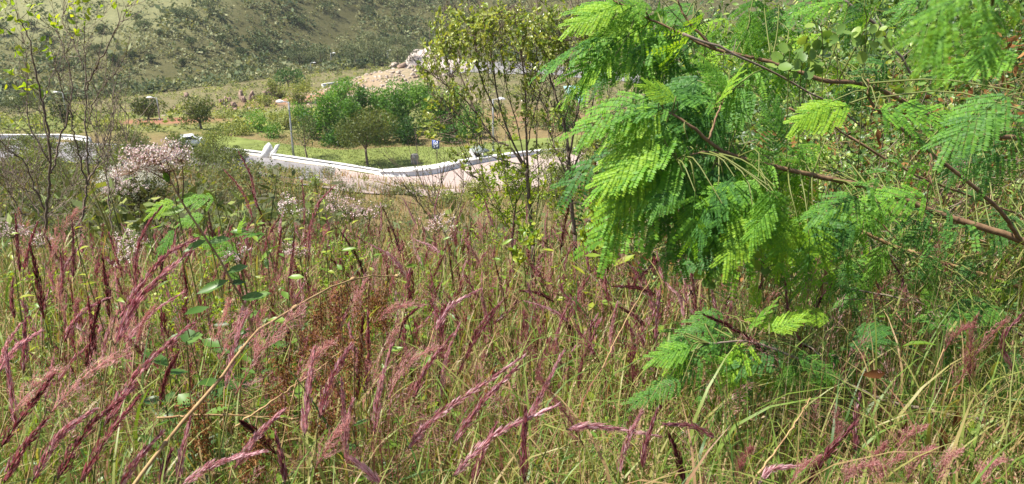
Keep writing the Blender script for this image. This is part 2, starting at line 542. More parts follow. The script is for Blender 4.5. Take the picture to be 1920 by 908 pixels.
# ================================================================== THE SETTING
def build_ground():
    neg = -np.geomspace(3000, 0.4, 40)
    pos = np.concatenate((np.arange(0, 14, 0.16), np.geomspace(14.2, 60, 60), np.arange(61, 120, 1.0), np.arange(121.5, 420, 1.7),
                          np.geomspace(425, 4000, 40)))
    ys = np.concatenate((neg, pos))
    nx = 191
    t = np.linspace(-1, 1, nx); t = np.sign(t) * (0.55 * abs(t) + 0.45 * abs(t)**4)
    Y = np.repeat(ys[:, None], nx, 1)
    X = t[None, :] * (9 + 1.25 * np.abs(Y))
    Z = H(X, Y)
    V = np.stack((X, Y, Z), -1).reshape(-1, 3)
    ny = len(ys)
    i = np.arange(ny - 1)[:, None] * nx + np.arange(nx - 1)[None, :]
    T = np.concatenate((np.stack((i, i + 1, i + nx + 1), -1).reshape(-1, 3), np.stack((i, i + nx + 1, i + nx), -1).reshape(-1, 3)))
    g = Geo(); g.add(V, T, 0.5)
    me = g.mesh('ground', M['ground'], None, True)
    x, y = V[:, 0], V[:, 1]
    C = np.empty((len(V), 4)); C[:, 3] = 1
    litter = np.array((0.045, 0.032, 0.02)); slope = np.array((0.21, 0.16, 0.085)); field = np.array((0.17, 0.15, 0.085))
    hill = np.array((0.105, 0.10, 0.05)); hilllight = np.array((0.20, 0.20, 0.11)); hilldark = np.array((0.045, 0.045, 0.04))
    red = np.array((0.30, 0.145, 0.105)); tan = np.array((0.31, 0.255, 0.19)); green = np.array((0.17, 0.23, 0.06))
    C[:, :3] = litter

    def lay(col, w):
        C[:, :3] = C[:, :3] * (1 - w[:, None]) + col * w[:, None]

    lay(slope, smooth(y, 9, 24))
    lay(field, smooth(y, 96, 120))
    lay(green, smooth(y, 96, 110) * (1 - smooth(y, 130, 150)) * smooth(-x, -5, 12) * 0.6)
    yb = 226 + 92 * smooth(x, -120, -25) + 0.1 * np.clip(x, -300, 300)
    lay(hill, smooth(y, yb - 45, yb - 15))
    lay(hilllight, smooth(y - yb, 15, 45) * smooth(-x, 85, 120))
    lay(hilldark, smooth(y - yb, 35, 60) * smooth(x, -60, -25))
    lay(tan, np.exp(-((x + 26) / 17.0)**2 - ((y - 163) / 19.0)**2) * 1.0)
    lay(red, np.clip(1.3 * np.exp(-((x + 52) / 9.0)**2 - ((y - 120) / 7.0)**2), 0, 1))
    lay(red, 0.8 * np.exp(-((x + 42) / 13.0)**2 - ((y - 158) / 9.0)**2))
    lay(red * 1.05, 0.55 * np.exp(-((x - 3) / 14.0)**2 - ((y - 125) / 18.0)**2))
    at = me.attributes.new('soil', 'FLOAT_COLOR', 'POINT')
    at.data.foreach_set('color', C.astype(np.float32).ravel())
    link('ground', me, kind='structure')


build_ground()


def strip(name, far_px, near_px, mat, lift, n=40, rows=7, kind='structure'):
    """A sheet between two lines found by sight on the ground, draped on it."""
    A = np.array([ground(*p, 30)[:2] for p in far_px]); B = np.array([ground(*p, 30)[:2] for p in near_px])
    A3 = bez(np.c_[A, np.zeros(len(A))], n)[:, :2]; B3 = bez(np.c_[B, np.zeros(len(B))], n)[:, :2]
    g = Geo(); V = []
    for k in range(rows):
        f = k / (rows - 1); P = A3 * (1 - f) + B3 * f
        V.append(np.c_[P, H(P[:, 0], P[:, 1]) + lift])
    V = np.concatenate(V)
    i = np.arange(rows - 1)[:, None] * n + np.arange(n - 1)[None, :]
    T = np.concatenate((np.stack((i, i + n, i + n + 1), -1).reshape(-1, 3), np.stack((i, i + n + 1, i + 1), -1).reshape(-1, 3)))
    g.add(V, T)
    return link(name, g.mesh(name, mat, None, True), kind=kind)


WALL_L = [(415, 285), (440, 288), (470, 291), (560, 305), (640, 317), (712, 329)]
WALL_R = [(712, 331), (760, 332), (820, 326), (875, 312), (940, 300), (1005, 291), (1080, 285)]
strip('lawn', [(395, 252), (470, 262), (560, 274), (640, 282), (760, 276), (860, 276), (960, 264), (1080, 255), (1250, 240)],
      [(330, 279), (470, 291), (560, 305), (640, 317), (712, 328), (820, 322), (940, 298), (1080, 284), (1250, 272)], M['lawn'], 0.06, 60, 10)
strip('road', [(-220, 262), (-60, 264), (120, 268), (250, 273), (330, 281), (470, 293), (560, 307), (640, 318)],
      [(-220, 300), (-60, 302), (120, 306), (250, 312), (330, 318), (430, 326), (520, 338), (600, 352)], M['asphalt'], 0.065, 60, 8)
strip('pavement', [(630, 317), (712, 331), (760, 333), (820, 328), (875, 314), (940, 301), (1005, 292), (1120, 285)],
      [(590, 352), (660, 362), (740, 366), (840, 366), (940, 358), (1010, 350), (1080, 340), (1160, 330)], M['paver'], 0.073, 60, 8)
strip('distant_road', [(780, 128), (860, 121), (930, 117), (1010, 119), (1100, 132), (1200, 140)],
      [(780, 138), (860, 139), (930, 139), (1010, 139), (1100, 148), (1200, 158)], M['asphalt'], 0.12, 40, 5)


def wall_along(name, pxs, height, width, label, px_n=40, Yw=None):
    P = np.array([ground(*p, 30)[:2] if Yw is None else pt(*p, Yw + i * 1.5)[:2] for i, p in enumerate(pxs)])
    P = bez(np.c_[P, np.zeros(len(P))], px_n)[:, :2]
    t = norm(np.gradient(P, axis=0)); nrm = np.c_[-t[:, 1], t[:, 0]]
    hgt = np.interp(np.linspace(0, 1, px_n), np.linspace(0, 1, len(np.atleast_1d(height))), np.atleast_1d(height))
    wid = np.interp(np.linspace(0, 1, px_n), np.linspace(0, 1, len(np.atleast_1d(width))), np.atleast_1d(width))
    c = P.mean(0); root = thing(name, label, 'wall', onground(*c))
    g = Geo()
    z = H(P[:, 0], P[:, 1])
    prof = [(0, -0.4), (0, 1), (1, 1), (1, -0.4)]
    V = []
    for a, b in prof:
        q = P + nrm * (wid * a)[:, None]
        V.append(np.c_[q, z + np.where(b > 0, hgt, b)])
    V = np.stack(V, 1).reshape(-1, 3)
    tr = []
    for i in range(px_n - 1):
        for j in range(3):
            a0 = i * 4 + j
            tr += [(a0, a0 + 4, a0 + 5), (a0, a0 + 5, a0 + 1)]
    e = (px_n - 1) * 4
    tr += [(0, 1, 2), (0, 2, 3), (e, e + 2, e + 1), (e, e + 3, e + 2)]
    g.add(V, tr)
    part('masonry', g, M['white'], root)
    # a thin coping proud of the faces
    g = Geo(); V = []
    for a, b in [(-0.06, 0.003), (-0.06, 0.06), (1.06, 0.06), (1.06, 0.003)]:
        q = P + nrm * (wid * a if a > 0 else wid * 0 + a)[:, None]
        V.append(np.c_[q, z + hgt + b])
    V = np.stack(V, 1).reshape(-1, 3)
    tr2 = []
    for i in range(px_n - 1):
        for j in range(4):
            a0 = i * 4 + j; a1 = i * 4 + (j + 1) % 4
            tr2 += [(a0, a0 + 4, a1 + 4), (a0, a1 + 4, a1)]
    tr2 += [(0, 1, 2), (0, 2, 3), (e, e + 2, e + 1), (e, e + 3, e + 2)]
    g.add(V, tr2)
    part('coping', g, M['white'], root)
    return root


wall_along('low_wall', WALL_L, [0.42, 0.42, 0.45, 0.5, 0.5], 0.38, 'low white wall running left along the lawn above the grey road')
wall_along('low_wall', WALL_R, [0.5, 0.55, 0.55, 0.5, 0.45, 0.4], [0.7, 1.6, 1.5, 1.0, 0.6, 0.45, 0.4],
           'broad white wall with a rounded end curving along the pink paving')
wall_along('low_wall', [(-260, 262), (-60, 262), (60, 262), (120, 262), (168, 268)], 0.55, 0.35, 'white wall behind the bare twiggy shrubs at the left edge')
wall_along('low_wall', [(602, 140), (630, 135), (665, 131), (700, 129), (760, 127)], [0.9, 1.1, 1.1, 1.0, .9], 0.4,
           'curved pale wall below the far street lamps beside the rubble mound', 40, 196)

# ------------------------------------------------------------------ white fins beside the wall
def extruded(g, outline, th, p0, depthdir, F_at):
    """Extrude an outline (already world points) by th along depthdir."""
    o = np.asarray(outline, float); n = len(o)
    c = o.mean(0)
    v = np.vstack((o - depthdir * th / 2, o + depthdir * th / 2, c - depthdir * th / 2, c + depthdir * th / 2))
    t = []
    for i in range(n):
        j = (i + 1) % n
        t += [(i, j, n + i), (j, n + j, n + i), (i, 2 * n, j), (n + i, n + j, 2 * n + 1)]
    g.add(v, t)


base = ground(505, 298, 30); Yd = base[1] + 0.35
root = thing('garden_sculpture', 'white masonry piece with two slanting fins standing on the low wall', 'sculpture', base)
for outl in ([(486, 299), (493, 284), (497, 274), (503, 268), (508, 273), (511, 281), (508, 288), (505, 300)],
             [(503, 300), (508, 285), (514, 280), (518, 272), (524, 271), (520, 281), (516, 290), (515, 301)]):
    g = Geo(); extruded(g, [pt(a, b, Yd) for a, b in outl], 0.35, None, norm(np.array((0.25, 1, 0))), None)
    part('fin', g, M['white'], root)


# ------------------------------------------------------------------ street lamps
def street_lamp(px, py_top, py_base, side, label, Y=None, heads=1.0):
    b = ground(px, py_base, 30) if Y is None else np.array((*pt(px, py_base, Y)[:2], 0))
    if Y is not None:
        b[2] = float(H(b[0], b[1]))
    Yy = b[1]
    top = pt(px, py_top, Yy)[2]
    hgt = top - b[2]
    root = thing('street_lamp', label, 'street lamp', b, 'street lamps around the road')
    k = 0.55 + 0.45 * min(1.0, hgt / 6.0)
    g = Geo(); g.tube([(b[0], b[1], b[2] - 0.2), (b[0], b[1], b[2] + hgt * .5), (b[0], b[1], top)], 0.12 * k + .02, 0.075 * k, 8)
    part('pole', g, M['galv'], root, True)
    g = Geo(); g.tube([(b[0], b[1], b[2] - .05), (b[0], b[1], b[2] + 0.35)], 0.17 * k, 0.15 * k, 8)
    part('pole_base', g, M['galv'], root, True)
    s = side * k * heads
    g = Geo(); g.tube(bez([(b[0], b[1], top - .05), (b[0] + .25 * s, b[1], top + .04), (b[0] + .6 * s, b[1] - .02, top + .06)], 6), 0.05, 0.045, 6)
    part('arm', g, M['galv'], root, True)
    # teardrop head
    g = Geo(); n = 9; P = np.array([(b[0] + (0.45 + 0.95 * t) * s, b[1] - .02, top + 0.05 + 0.03 * math.sin(3 * t)) for t in np.linspace(0, 1, n)])
    rad = [0.05, 0.12, .19, .235, .25, .24, .2, .13, 0.03]
    a = np.linspace(0, 2 * math.pi, 12, endpoint=False); V = []
    for p, r in zip(P, rad):
        V += [(p[0], p[1] + math.cos(x) * r * k, p[2] + math.sin(x) * r * k * (0.85 if math.sin(x) > 0 else 0.6)) for x in a]
    tr = []
    for i in range(n - 1):
        for j in range(12):
            a0, a1 = i * 12 + j, i * 12 + (j + 1) % 12
            tr += [(a0, a1, a0 + 12), (a1, a1 + 12, a0 + 12)]
    g.add(V, tr)
    part('lamp_head', g, M['lampwhite'], root, True)
    return root


street_lamp(551, 192, 297, -1, 'tall street lamp with a white head facing left behind the low white wall')
street_lamp(925, 187, 285, 1, 'street lamp seen through the slender stems, its white head facing right')
street_lamp(300, 184, 226, -1, 'street lamp before the round dark bush at left, white head facing left', None, 1.4)
street_lamp(127, 174, 226, -1, 'street lamp half hidden by the bare twiggy shrubs at left', None, 1.2)
street_lamp(3, 188, 236, -1, 'street lamp pole cut by the left edge of the picture')
street_lamp(584, 118, 137, 1, 'smallest street lamp at the left end of the far curved wall', None, 1.5)
street_lamp(622, 100, 128, 1, 'far street lamp above the curved pale wall', None, 1.3)
street_lamp(728, 95, 120, 1, 'far street lamp rising behind the top of the rubble mound', None, 1.1)
street_lamp(813, 95, 122, 1, 'far street lamp in front of the white sand piles', None, 1.0)

# ------------------------------------------------------------------ sign, bollard, box, sheet, car
b = ground(820, 300, 30); Yd = b[1]
root = thing('information_sign', 'small blue sign with white pictogram on a thin post on the lawn', 'sign', b)
g = Geo(); g.tube([b + (0, 0, -.1), b + (0, 0, 1.95)], 0.03, 0.03, 6); part('post', g, M['galv'], root, True)
c0 = pt(817, 271, Yd - 0.06)
g = Geo(); g.box(c0, (0.78, 0.03, 0.98)); part('panel', g, M['blue'], root)
g = Geo()
for (x, z, w, h, a) in ((-.2, .12, .1, .52, 8), (.2, .12, .1, .52, -8), (-.07, .02, .2, .16, 30), (.07, .02, .2, .16, -30), (0, .2, .13, .13, 45),
                        (-.14, -.17, .2, .05, 0), (-.1, -.25, .12, .05, 40), (-.14, -.33, .22, .05, 0), (.08, -.24, .05, .2, 0), (.2, -.24, .05, .24, 0)):
    an = R(a); Mx = np.array([(math.cos(an), 0, math.sin(an)), (0, 1, 0), (-math.sin(an), 0, math.cos(an))])
    g.box(c0 + np.array((x, -.019, z)), (w, .008, h), Mx)
part('pictogram', g, M['signwhite'], root)

b = ground(778, 308, 30)
root = thing('stone_bollard', 'rough grey stone pillar standing on the lawn before the dark bushes', 'bollard', b)
g = Geo(); P = []; n = 8
for k, (z, r) in enumerate(((-.1, .46), (.1, .45), (.4, .41), (.7, .43), (1.0, .40), (1.12, .34))):
    for j in range(n):
        a = j * 2 * math.pi / n; q = r * (1 + rng.uniform(-.09, .09))
        P.append(b + np.array((math.cos(a) * q, math.sin(a) * q, z)))
tr = []
for i in range(5):
    for j in range(n):
        a0, a1 = i * n + j, i * n + (j + 1) % n
        tr += [(a0, a1, a0 + n), (a1, a1 + n, a0 + n)]
P.append(b + np.array((0, 0, 1.15)))
tr += [(5 * n + j, 5 * n + (j + 1) % n, 6 * n) for j in range(n)]
g.add(P, tr); part('stone', g, M['stone'], root)

b = ground(896, 304, 30); Yd = b[1]
root = thing('utility_box', 'low shelter with a grey-green lid on white legs at the wall corner', 'shelter', b)
g = Geo()
V = [pt(876, 277, Yd + 1.2), pt(898, 273, Yd + 1.6), pt(918, 282, Yd + 0.6), pt(900, 287, Yd - .3), pt(884, 284, Yd - .2)]
V = np.array(V); V2 = V - np.array((0, 0, .12))
g.add(np.vstack((V, V2)), [(0, 1, 2), (0, 2, 3), (0, 3, 4), (5, 7, 6), (5, 8, 7), (5, 9, 8)] + [t for i in range(5) for t in ((i, 5 + i, (i + 1) % 5), ((i + 1) % 5, 5 + i, 5 + (i + 1) % 5))])
part('lid', g, M['slab'], root)
g = Geo(); g.tube([pt(880, 282, Yd - .1), pt(892, 298, Yd - .6)], 0.17, 0.17, 4); part('leg', g, M['white'], root)
g = Geo(); g.tube([pt(904, 287, Yd - .1), pt(904, 304, Yd - .1)], 0.13, 0.13, 4); part('leg', g, M['white'], root)
g = Geo(); g.box(b + np.array((-.05, .8, .5)), (1.3, .8, .95)); part('shade_block', g, M['dark'], root)  # near-black solid that paints the shade beneath the lid

b = ground(1075, 196, 30); Yd = b[1]
root = thing('turquoise_sheet', 'pale turquoise sheet propped up behind the slender stems', 'tarpaulin', b)
g = Geo(); q = [(1056, 162), (1078, 160), (1098, 164), (1096, 178), (1092, 189), (1070, 188)]
extruded(g, [pt(a, c, Yd + (.4 if i % 2 else 0)) for i, (a, c) in enumerate(q)], 0.12, None, np.array((0, 1.0, 0)), None)
part('sheet', g, M['teal'], root)
g = Geo()
for a in (1060, 1090):
    g = Geo(); g.tube([pt(a, 165, Yd + .5), ground(a, 196, 30)], .06, .06, 5)
    part('post', g, M['galv'], root)
b = ground(1090, 200, 30); Yd = b[1]
root = thing('turquoise_sheet', 'small crumpled pale blue sheet lower right of the turquoise one', 'tarpaulin', b)
g = Geo(); q = [(1082, 184), (1090, 181), (1098, 188), (1096, 197), (1086, 198)]
extruded(g, [pt(a, c, Yd) for a, c in q], 0.4, None, np.array((0, 1.0, 0)), None); part('sheet', g, M['teal'], root)

b = ground(352, 277, 30) + np.array((0, .2, 0))
root = thing('parked_car', 'white car with dark windows mostly hidden behind the roadside shrubs', 'car', b)
an = R(25); CM = np.array([(math.cos(an), -math.sin(an), 0), (math.sin(an), math.cos(an), 0), (0, 0, 1)])


def carpts(L):
    return np.array(L, float) @ CM.T + b


prof = [(-2.0, .3), (-2.05, .75), (-1.7, .95), (-1.1, 1.0), (-.6, 1.42), (.7, 1.45), (1.3, 1.0), (1.95, .9), (2.05, .6), (2.0, .3)]
g = Geo(); n = len(prof)
V = [(x, -.82 if z < 1.2 else -.66, z) for x, z in prof] + [(x, .82 if z < 1.2 else .66, z) for x, z in prof] + [(0, -.82, .6), (0, .82, .6)]
tr = []
for i in range(n):
    j = (i + 1) % n
    tr += [(i, j, n + i), (j, n + j, n + i), (i, 2 * n, j), (n + i, n + j, 2 * n + 1)]
g.add(carpts(V), tr); part('body', g, M['lampwhite'], root)
for s in (-1, 1):
    g = Geo(); V = [(-.98, s * .80, 1.02), (1.1, s * .80, 1.02), (.62, s * .70, 1.38), (-.52, s * .70, 1.38)]
    V += [(a, y_ + s * .03, z) for a, y_, z in V]
    g.add(carpts(V), [(0, 1, 2), (0, 2, 3), (4, 6, 5), (4, 7, 6), (0, 4, 5), (0, 5, 1), (2, 6, 7), (2, 7, 3)]); part('side_window', g, M['glass'], root)
for xs in ((-1.12, -.64), (1.26, .74)):
    g = Geo(); o_ = -.03 if xs[0] < 0 else .03
    V = [(xs[0] + o_, -.72, 1.03), (xs[0] + o_, .72, 1.03), (xs[1] + o_, .6, 1.4), (xs[1] + o_, -.6, 1.4)]
    g.add(carpts(V), [(0, 1, 2), (0, 2, 3)]); part('windscreen', g, M['glass'], root)
for xx in (-1.3, 1.3):
    for s in (-1, 1):
        g = Geo(); g.tube(carpts([(xx, s * .70, .31), (xx, s * .88, .31)]), .31, .31, 12); part('wheel', g, M['dark'], root)

# ================================================================== MIDDLE DISTANCE AND HILL
def crown(g, c, rad, n, size, tint=0.5, spread=0.14, nl=10, tpl=DIA, aspect=0.6, up=0.25, shell=0.55, lobe=(0.34, 0.52), cut=-1.0):
    c = np.asarray(c, float); rad = np.asarray(rad, float)
    L = norm(rng.normal(size=(nl, 3))) * rng.uniform(.35, .8, (nl, 1))
    L[:, 2] = np.maximum(L[:, 2], -0.45)
    lr = rng.uniform(lobe[0], lobe[1], nl)
    k = rng.integers(0, nl, n)
    d = norm(rng.normal(size=(n, 3)))
    rr = rng.uniform(0, 1, n)**0.45 * (1 - shell) + shell * rng.uniform(.82, 1.08, n)
    q = L[k] + d * (lr[k] * rr)[:, None]
    ok = q[:, 2] > cut
    q, d, k = q[ok], d[ok], k[ok]
    P = c + q * rad
    dirs = norm(d + rng.normal(0, .6, d.shape) + np.array((0, 0, up)))
    Mx = scaled(frames(dirs, norm(d + rng.normal(0, .5, d.shape))), size * rng.uniform(.6, 1.35, len(P)), size * aspect * rng.uniform(.6, 1.3, len(P)))
    lt = rng.uniform(-spread, spread, nl)
    g.stamp(tpl, Mx, P, tint + lt[k] + rng.normal(0, .10, len(P)))


def as_template(g):
    return (np.concatenate(g.v), np.concatenate(g.t), np.concatenate(g.a) - 0.5)


def tree(name, label, cat, px, py, cpx, cpy, rx, ry, mat, n, leaf, tint=.5, spread=.14, trunk=.16, nl=12, group=None, Y=None, depthf=1.0, bark='bark', shell=.5, forks=4, aspect=.6):
    """Tree standing where photograph pixel (px,py) meets the ground; crown centre and half sizes in pixels."""
    b = ground(px, py, 30) if Y is None else onground(pt(px, py, Y)[0], Y)
    Yy = b[1]
    c = pt(cpx, cpy, Yy); s = Yy / F
    RX, RZ = rx * s, ry * s * 1.02
    root = thing(name, label, cat, b, group)
    g = Geo()
    P0 = b + np.array((0, 0, -.2)); fork = b + (c - b) * 0.42
    fork = fork + np.array((rng.normal(0, .1), 0, 0))
    g.tube(bez([P0, (P0 + fork) / 2 + rng.normal(0, .05, 3), fork], 6), trunk, trunk * .7, 7)
    part('trunk', g, M[bark], root, True)
    g = Geo()
    for i in range(forks):
        a = i * 2 * math.pi / forks + rng.uniform(-.4, .4)
        e = c + np.array((math.cos(a) * RX * .6, math.sin(a) * RX * .6 * depthf, RZ * rng.uniform(-.1, .6)))
        mid = fork + (e - fork) * .5 + np.array((0, 0, -.05 * RZ))
        g.tube(bez([fork, mid, e], 6), trunk * .5, trunk * .12, 5)
        e2 = mid + rng.normal(0, .4, 3) * RX * .8
        g.tube([mid, e2], trunk * .25, trunk * .08, 4)
    part('limbs', g, M[bark], root, True)
    g = Geo(); crown(g, c, (RX, RX * depthf, RZ), n, leaf, tint, spread, nl, aspect=aspect, shell=shell)
    part('crown', g, mat, root)
    return root


tree('round_tree', 'round dense olive-green tree with a dark trunk on the lawn', 'tree', 689, 311, 682, 236, 62, 47, M['olive'], 5200, .24, .5, .2, .17, 22)
tree('small_tree', 'thin feathery grey-green tree beside the tall street lamp', 'tree', 577, 299, 570, 247, 30, 36, M['scrub'], 900, .2, .45, .12, .11, 14, bark='bark')
tree('crooked_tree', 'low spreading tree with a forked leaning trunk by the red earth', 'tree', 379, 243, 366, 208, 37, 25, M['olive'], 2600, .26, .55, .15, .2, 14)
tree('dark_bush', 'round dark green bush behind the left street lamp', 'bush', 279, 224, 277, 201, 35, 23, M['olive'], 2400, .3, .42, .2, .2, 12)
tree('dark_bush', 'dark green bush at the far left behind the bare shrubs', 'bush', 38, 212, 36, 190, 36, 25, M['olive'], 2000, .3, .35, .2, .2, 12)
tree('dark_tree', 'lone dark green tree at the foot of the hill left of the curved wall', 'tree', 540, 165, 540, 143, 27, 19, M['bright'], 1500, .42, .2, .15, .25, 10)
tree('dark_shrub', 'blackish shrub behind the left bare stems', 'bush', 124, 236, 118, 212, 20, 24, M['olive'], 900, .3, .12, .1, .15, 8)

# the bright green bushes behind the lawn, shade below put in the lower tints
bb = [(612, 222, 30, 46, 96, .6), (585, 238, 24, 32, 97, .45), (640, 183, 30, 24, 104, .62), (667, 186, 22, 28, 103, .35), (708, 196, 40, 30, 104, .66), (742, 205, 36, 42, 101, .52),
      (762, 188, 36, 28, 107, .66), (795, 190, 34, 30, 106, .74), (815, 222, 34, 48, 101, .55), (852, 205, 36, 42, 102, .66), (880, 238, 30, 38, 98, .48), (632, 262, 32, 28, 93.5, .35),
      (705, 262, 40, 28, 94.5, .22), (765, 258, 38, 30, 95, .2), (842, 262, 30, 22, 95, .25), (655, 230, 26, 44, 98, .5), (560, 222, 22, 22, 108, .65), (652, 165, 24, 14, 118, .7)]
labs = ['tall bright green bush at the left end of the bush row', 'mid-green bush just right of the feathery tree', 'bright bush crowning the row above the round tree, to its left',
        'darker bush rising above the round tree', 'leafy bright bush directly above the round tree', 'tall green bush right behind the round tree', 'pale bright bush at the back of the row, middle',
        'bright bush right of the middle at the back of the row', 'tall bush behind the blue sign', 'wide bright bush behind the slender shrub stems', 'dark-footed bush at the right end of the bush row',
        'low dark bush at the lawn edge left of the round tree', 'low dark bush in the shade behind the round trunk', 'low shaded bush between round tree and bollard', 'low dark bush right of the blue sign',
        'bush squeezed between tall left bush and the round tree', 'yellow-green bush beyond the feathery tree', 'small bright bush standing on the pink slope behind the row']
for (cx, cy, rx, ry, Y, ti), lb in zip(bb, labs):
    cy, ry = cy - 4, ry * 1.14
    b = onground(pt(cx, cy, Y)[0], Y); s = Y / F; c = pt(cx, cy, Y)
    root = thing('green_bush', lb, 'bush', b, 'green bushes behind the lawn')
    g = Geo()
    for k in range(5):
        g.tube(bez([b + rng.normal(0, .3, 3) * (1, 1, 0), (b + c) / 2 + rng.normal(0, .4, 3), c + rng.normal(0, .4, 3) * rx * s], 5), .07, .02, 4)
    part('stems', g, M['bark'], root)
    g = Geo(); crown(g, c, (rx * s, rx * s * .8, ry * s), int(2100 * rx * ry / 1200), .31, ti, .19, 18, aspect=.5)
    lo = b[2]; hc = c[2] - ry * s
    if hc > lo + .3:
        crown(g, (c[0], c[1], (lo + hc) / 2 + .3), (rx * s * .8, rx * s * .6, (hc - lo) / 2 + .5), 500, .24, ti - .3, .08, 8, aspect=.5)  # lower leaves coloured darker, painting the shade under the crown
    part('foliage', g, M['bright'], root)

# yellow-green and grey bushes on the slopes left of the lawn
md = [(30, 272, 56, 18, 'scrub', .55, 74, 'grey-green bush at the left edge below the left wall'), (90, 274, 40, 16, 'scrub', .7, 72, 'yellowish bush below the left white wall'),
      (140, 276, 40, 18, 'scrub', .45, 70, 'dull bush behind the right bare shrub'), (210, 282, 44, 20, 'scrub', .62, 72, 'rounded bush left of the pink florets'), (270, 283, 44, 20, 'scrub', .5, 70, 'bush hiding the road behind the florets'),
      (336, 266, 30, 17, 'scrub', .6, 80, 'bush directly in front of the white car'), (370, 286, 36, 16, 'scrub', .6, 72, 'bush before the rear of the white car'), (425, 296, 40, 16, 'scrub', .7, 73, 'bush covering the left end of the low wall'),
      (480, 312, 30, 14, 'scrub', .6, 70, 'low bush at the near edge of the grey road'),
      (440, 245, 34, 20, 'scrub', .82, 100, 'yellow-green rounded bush above the left end of the lawn'), (480, 232, 34, 24, 'bright', .75, 104, 'fresh green bush above the white sculpture'),
      (510, 250, 26, 20, 'bright', .6, 98, 'green bush directly behind the white sculpture'), (530, 225, 26, 22, 'scrub', .9, 106, 'pale yellow-green bush left of the tall street lamp'),
      (425, 218, 26, 12, 'scrub', .8, 125, 'low yellowish bush right of the crooked tree'), (500, 190, 30, 16, 'scrub', .85, 150, 'pale green bush below the brown rocks'),
      (560, 170, 26, 20, 'scrub', .9, 150, 'yellow-green bush on the slope below the small street lamp'), (520, 165, 24, 16, 'scrub', .75, 165, 'muted green bush beside the lone dark tree'),
      (330, 262, 24, 14, 'scrub', .6, 92, 'grey-green bush left of the white car'), (395, 262, 44, 24, 'scrub', .75, 86, 'large yellowish bush right of the white car'),
      (440, 290, 30, 20, 'scrub', .55, 70, 'grey-leaved bush hiding the left end of the wall'), (395, 310, 50, 34, 'scrub', .5, 52, 'large grey-green bush below the car'),
      (520, 326, 28, 20, 'scrub', .62, 62, 'silvery bush in front of the grey road'), (250, 262, 50, 16, 'scrub', .5, 88, 'tangled grey bush behind the pink flower heads'),
      (205, 232, 34, 12, 'scrub', .95, 105, 'lime-tinged bush behind the right bare shrub'), (60, 300, 50, 26, 'scrub', .8, 40, 'cream-tinged bush behind the left bare shrub'),
      (205, 300, 34, 30, 'scrub', .85, 38, 'cream-tinged bush between bare shrub and white flowers'), (20, 330, 34, 40, 'scrub', .65, 34, 'muted bush at the left edge'),
      (120, 350, 50, 34, 'scrub', .6, 28, 'dull bush behind both bare shrubs'), (330, 350, 46, 22, 'scrub', .12, 36, 'dark brown dead bush right of the white flowers'),
      (420, 345, 36, 26, 'scrub', .3, 40, 'grey-brown bush behind the red V of plumes'), (450, 375, 50, 24, 'scrub', .45, 30, 'low grass-green bush behind the plumes'),
      (590, 345, 14, 16, 'shrubleaf', .7, 40, 'small fresh-leaved shrub in front of the pink paving'), (70, 262, 60, 10, 'scrub', .6, 84, 'low bush in front of the left white wall'),
      (500, 350, 44, 18, 'scrub', .6, 45, 'wide muted bush left of the paving edge behind the plumes'), (560, 362, 40, 18, 'scrub', .75, 38, 'yellow-green bush between the plumes and the paving'), (640, 352, 40, 14, 'scrub', .85, 60, 'straw-coloured low bush touching the paving'), (720, 356, 44, 14, 'slopegrass', .3, 58, 'pinkish grassy bush at the paving edge'), (800, 358, 40, 14, 'scrub', .8, 55, 'pale bush at the paving edge left of the twigs'), (900, 345, 40, 22, 'scrub', .85, 48, 'leafy bush hiding the right part of the paving'), (980, 330, 44, 26, 'scrub', .7, 46, 'bush behind the foot of the slender shrub'), (1040, 288, 40, 20, 'scrub', .8, 62, 'yellowish bush hiding the far right paving'), (1110, 285, 40, 20, 'scrub', .7, 60, 'bush beyond the right stems at the wall end'), (1060, 320, 44, 26, 'scrub', .6, 44, 'bush behind the darker stems'), (680, 362, 44, 16, 'scrub', .7, 50, 'straw-green bush at the near paving edge, left'), (760, 362, 50, 18, 'scrub', .55, 46, 'greyish bush at the near paving edge, middle'),
      (850, 372, 44, 18, 'scrub', .75, 42, 'yellowish bush at the near paving edge, right'), (620, 372, 36, 16, 'scrub', .5, 40, 'dull bush left of the near paving edge'),
      (1120, 300, 40, 30, 'scrub', .85, 50, 'yellow-green bush behind the right stems'), (1010, 225, 26, 18, 'scrub', .85, 110, 'green bush on the red slope beyond the stems'),
      (1060, 215, 30, 24, 'bright', .6, 104, 'fresh green bush below the turquoise sheet'), (965, 262, 12, 12, 'lime', .6, 96, 'tiny yellow bush by the right street lamp'),
      (985, 176, 40, 12, 'scrub', .8, 160, 'grey-green bush on the red field beyond the stems')]
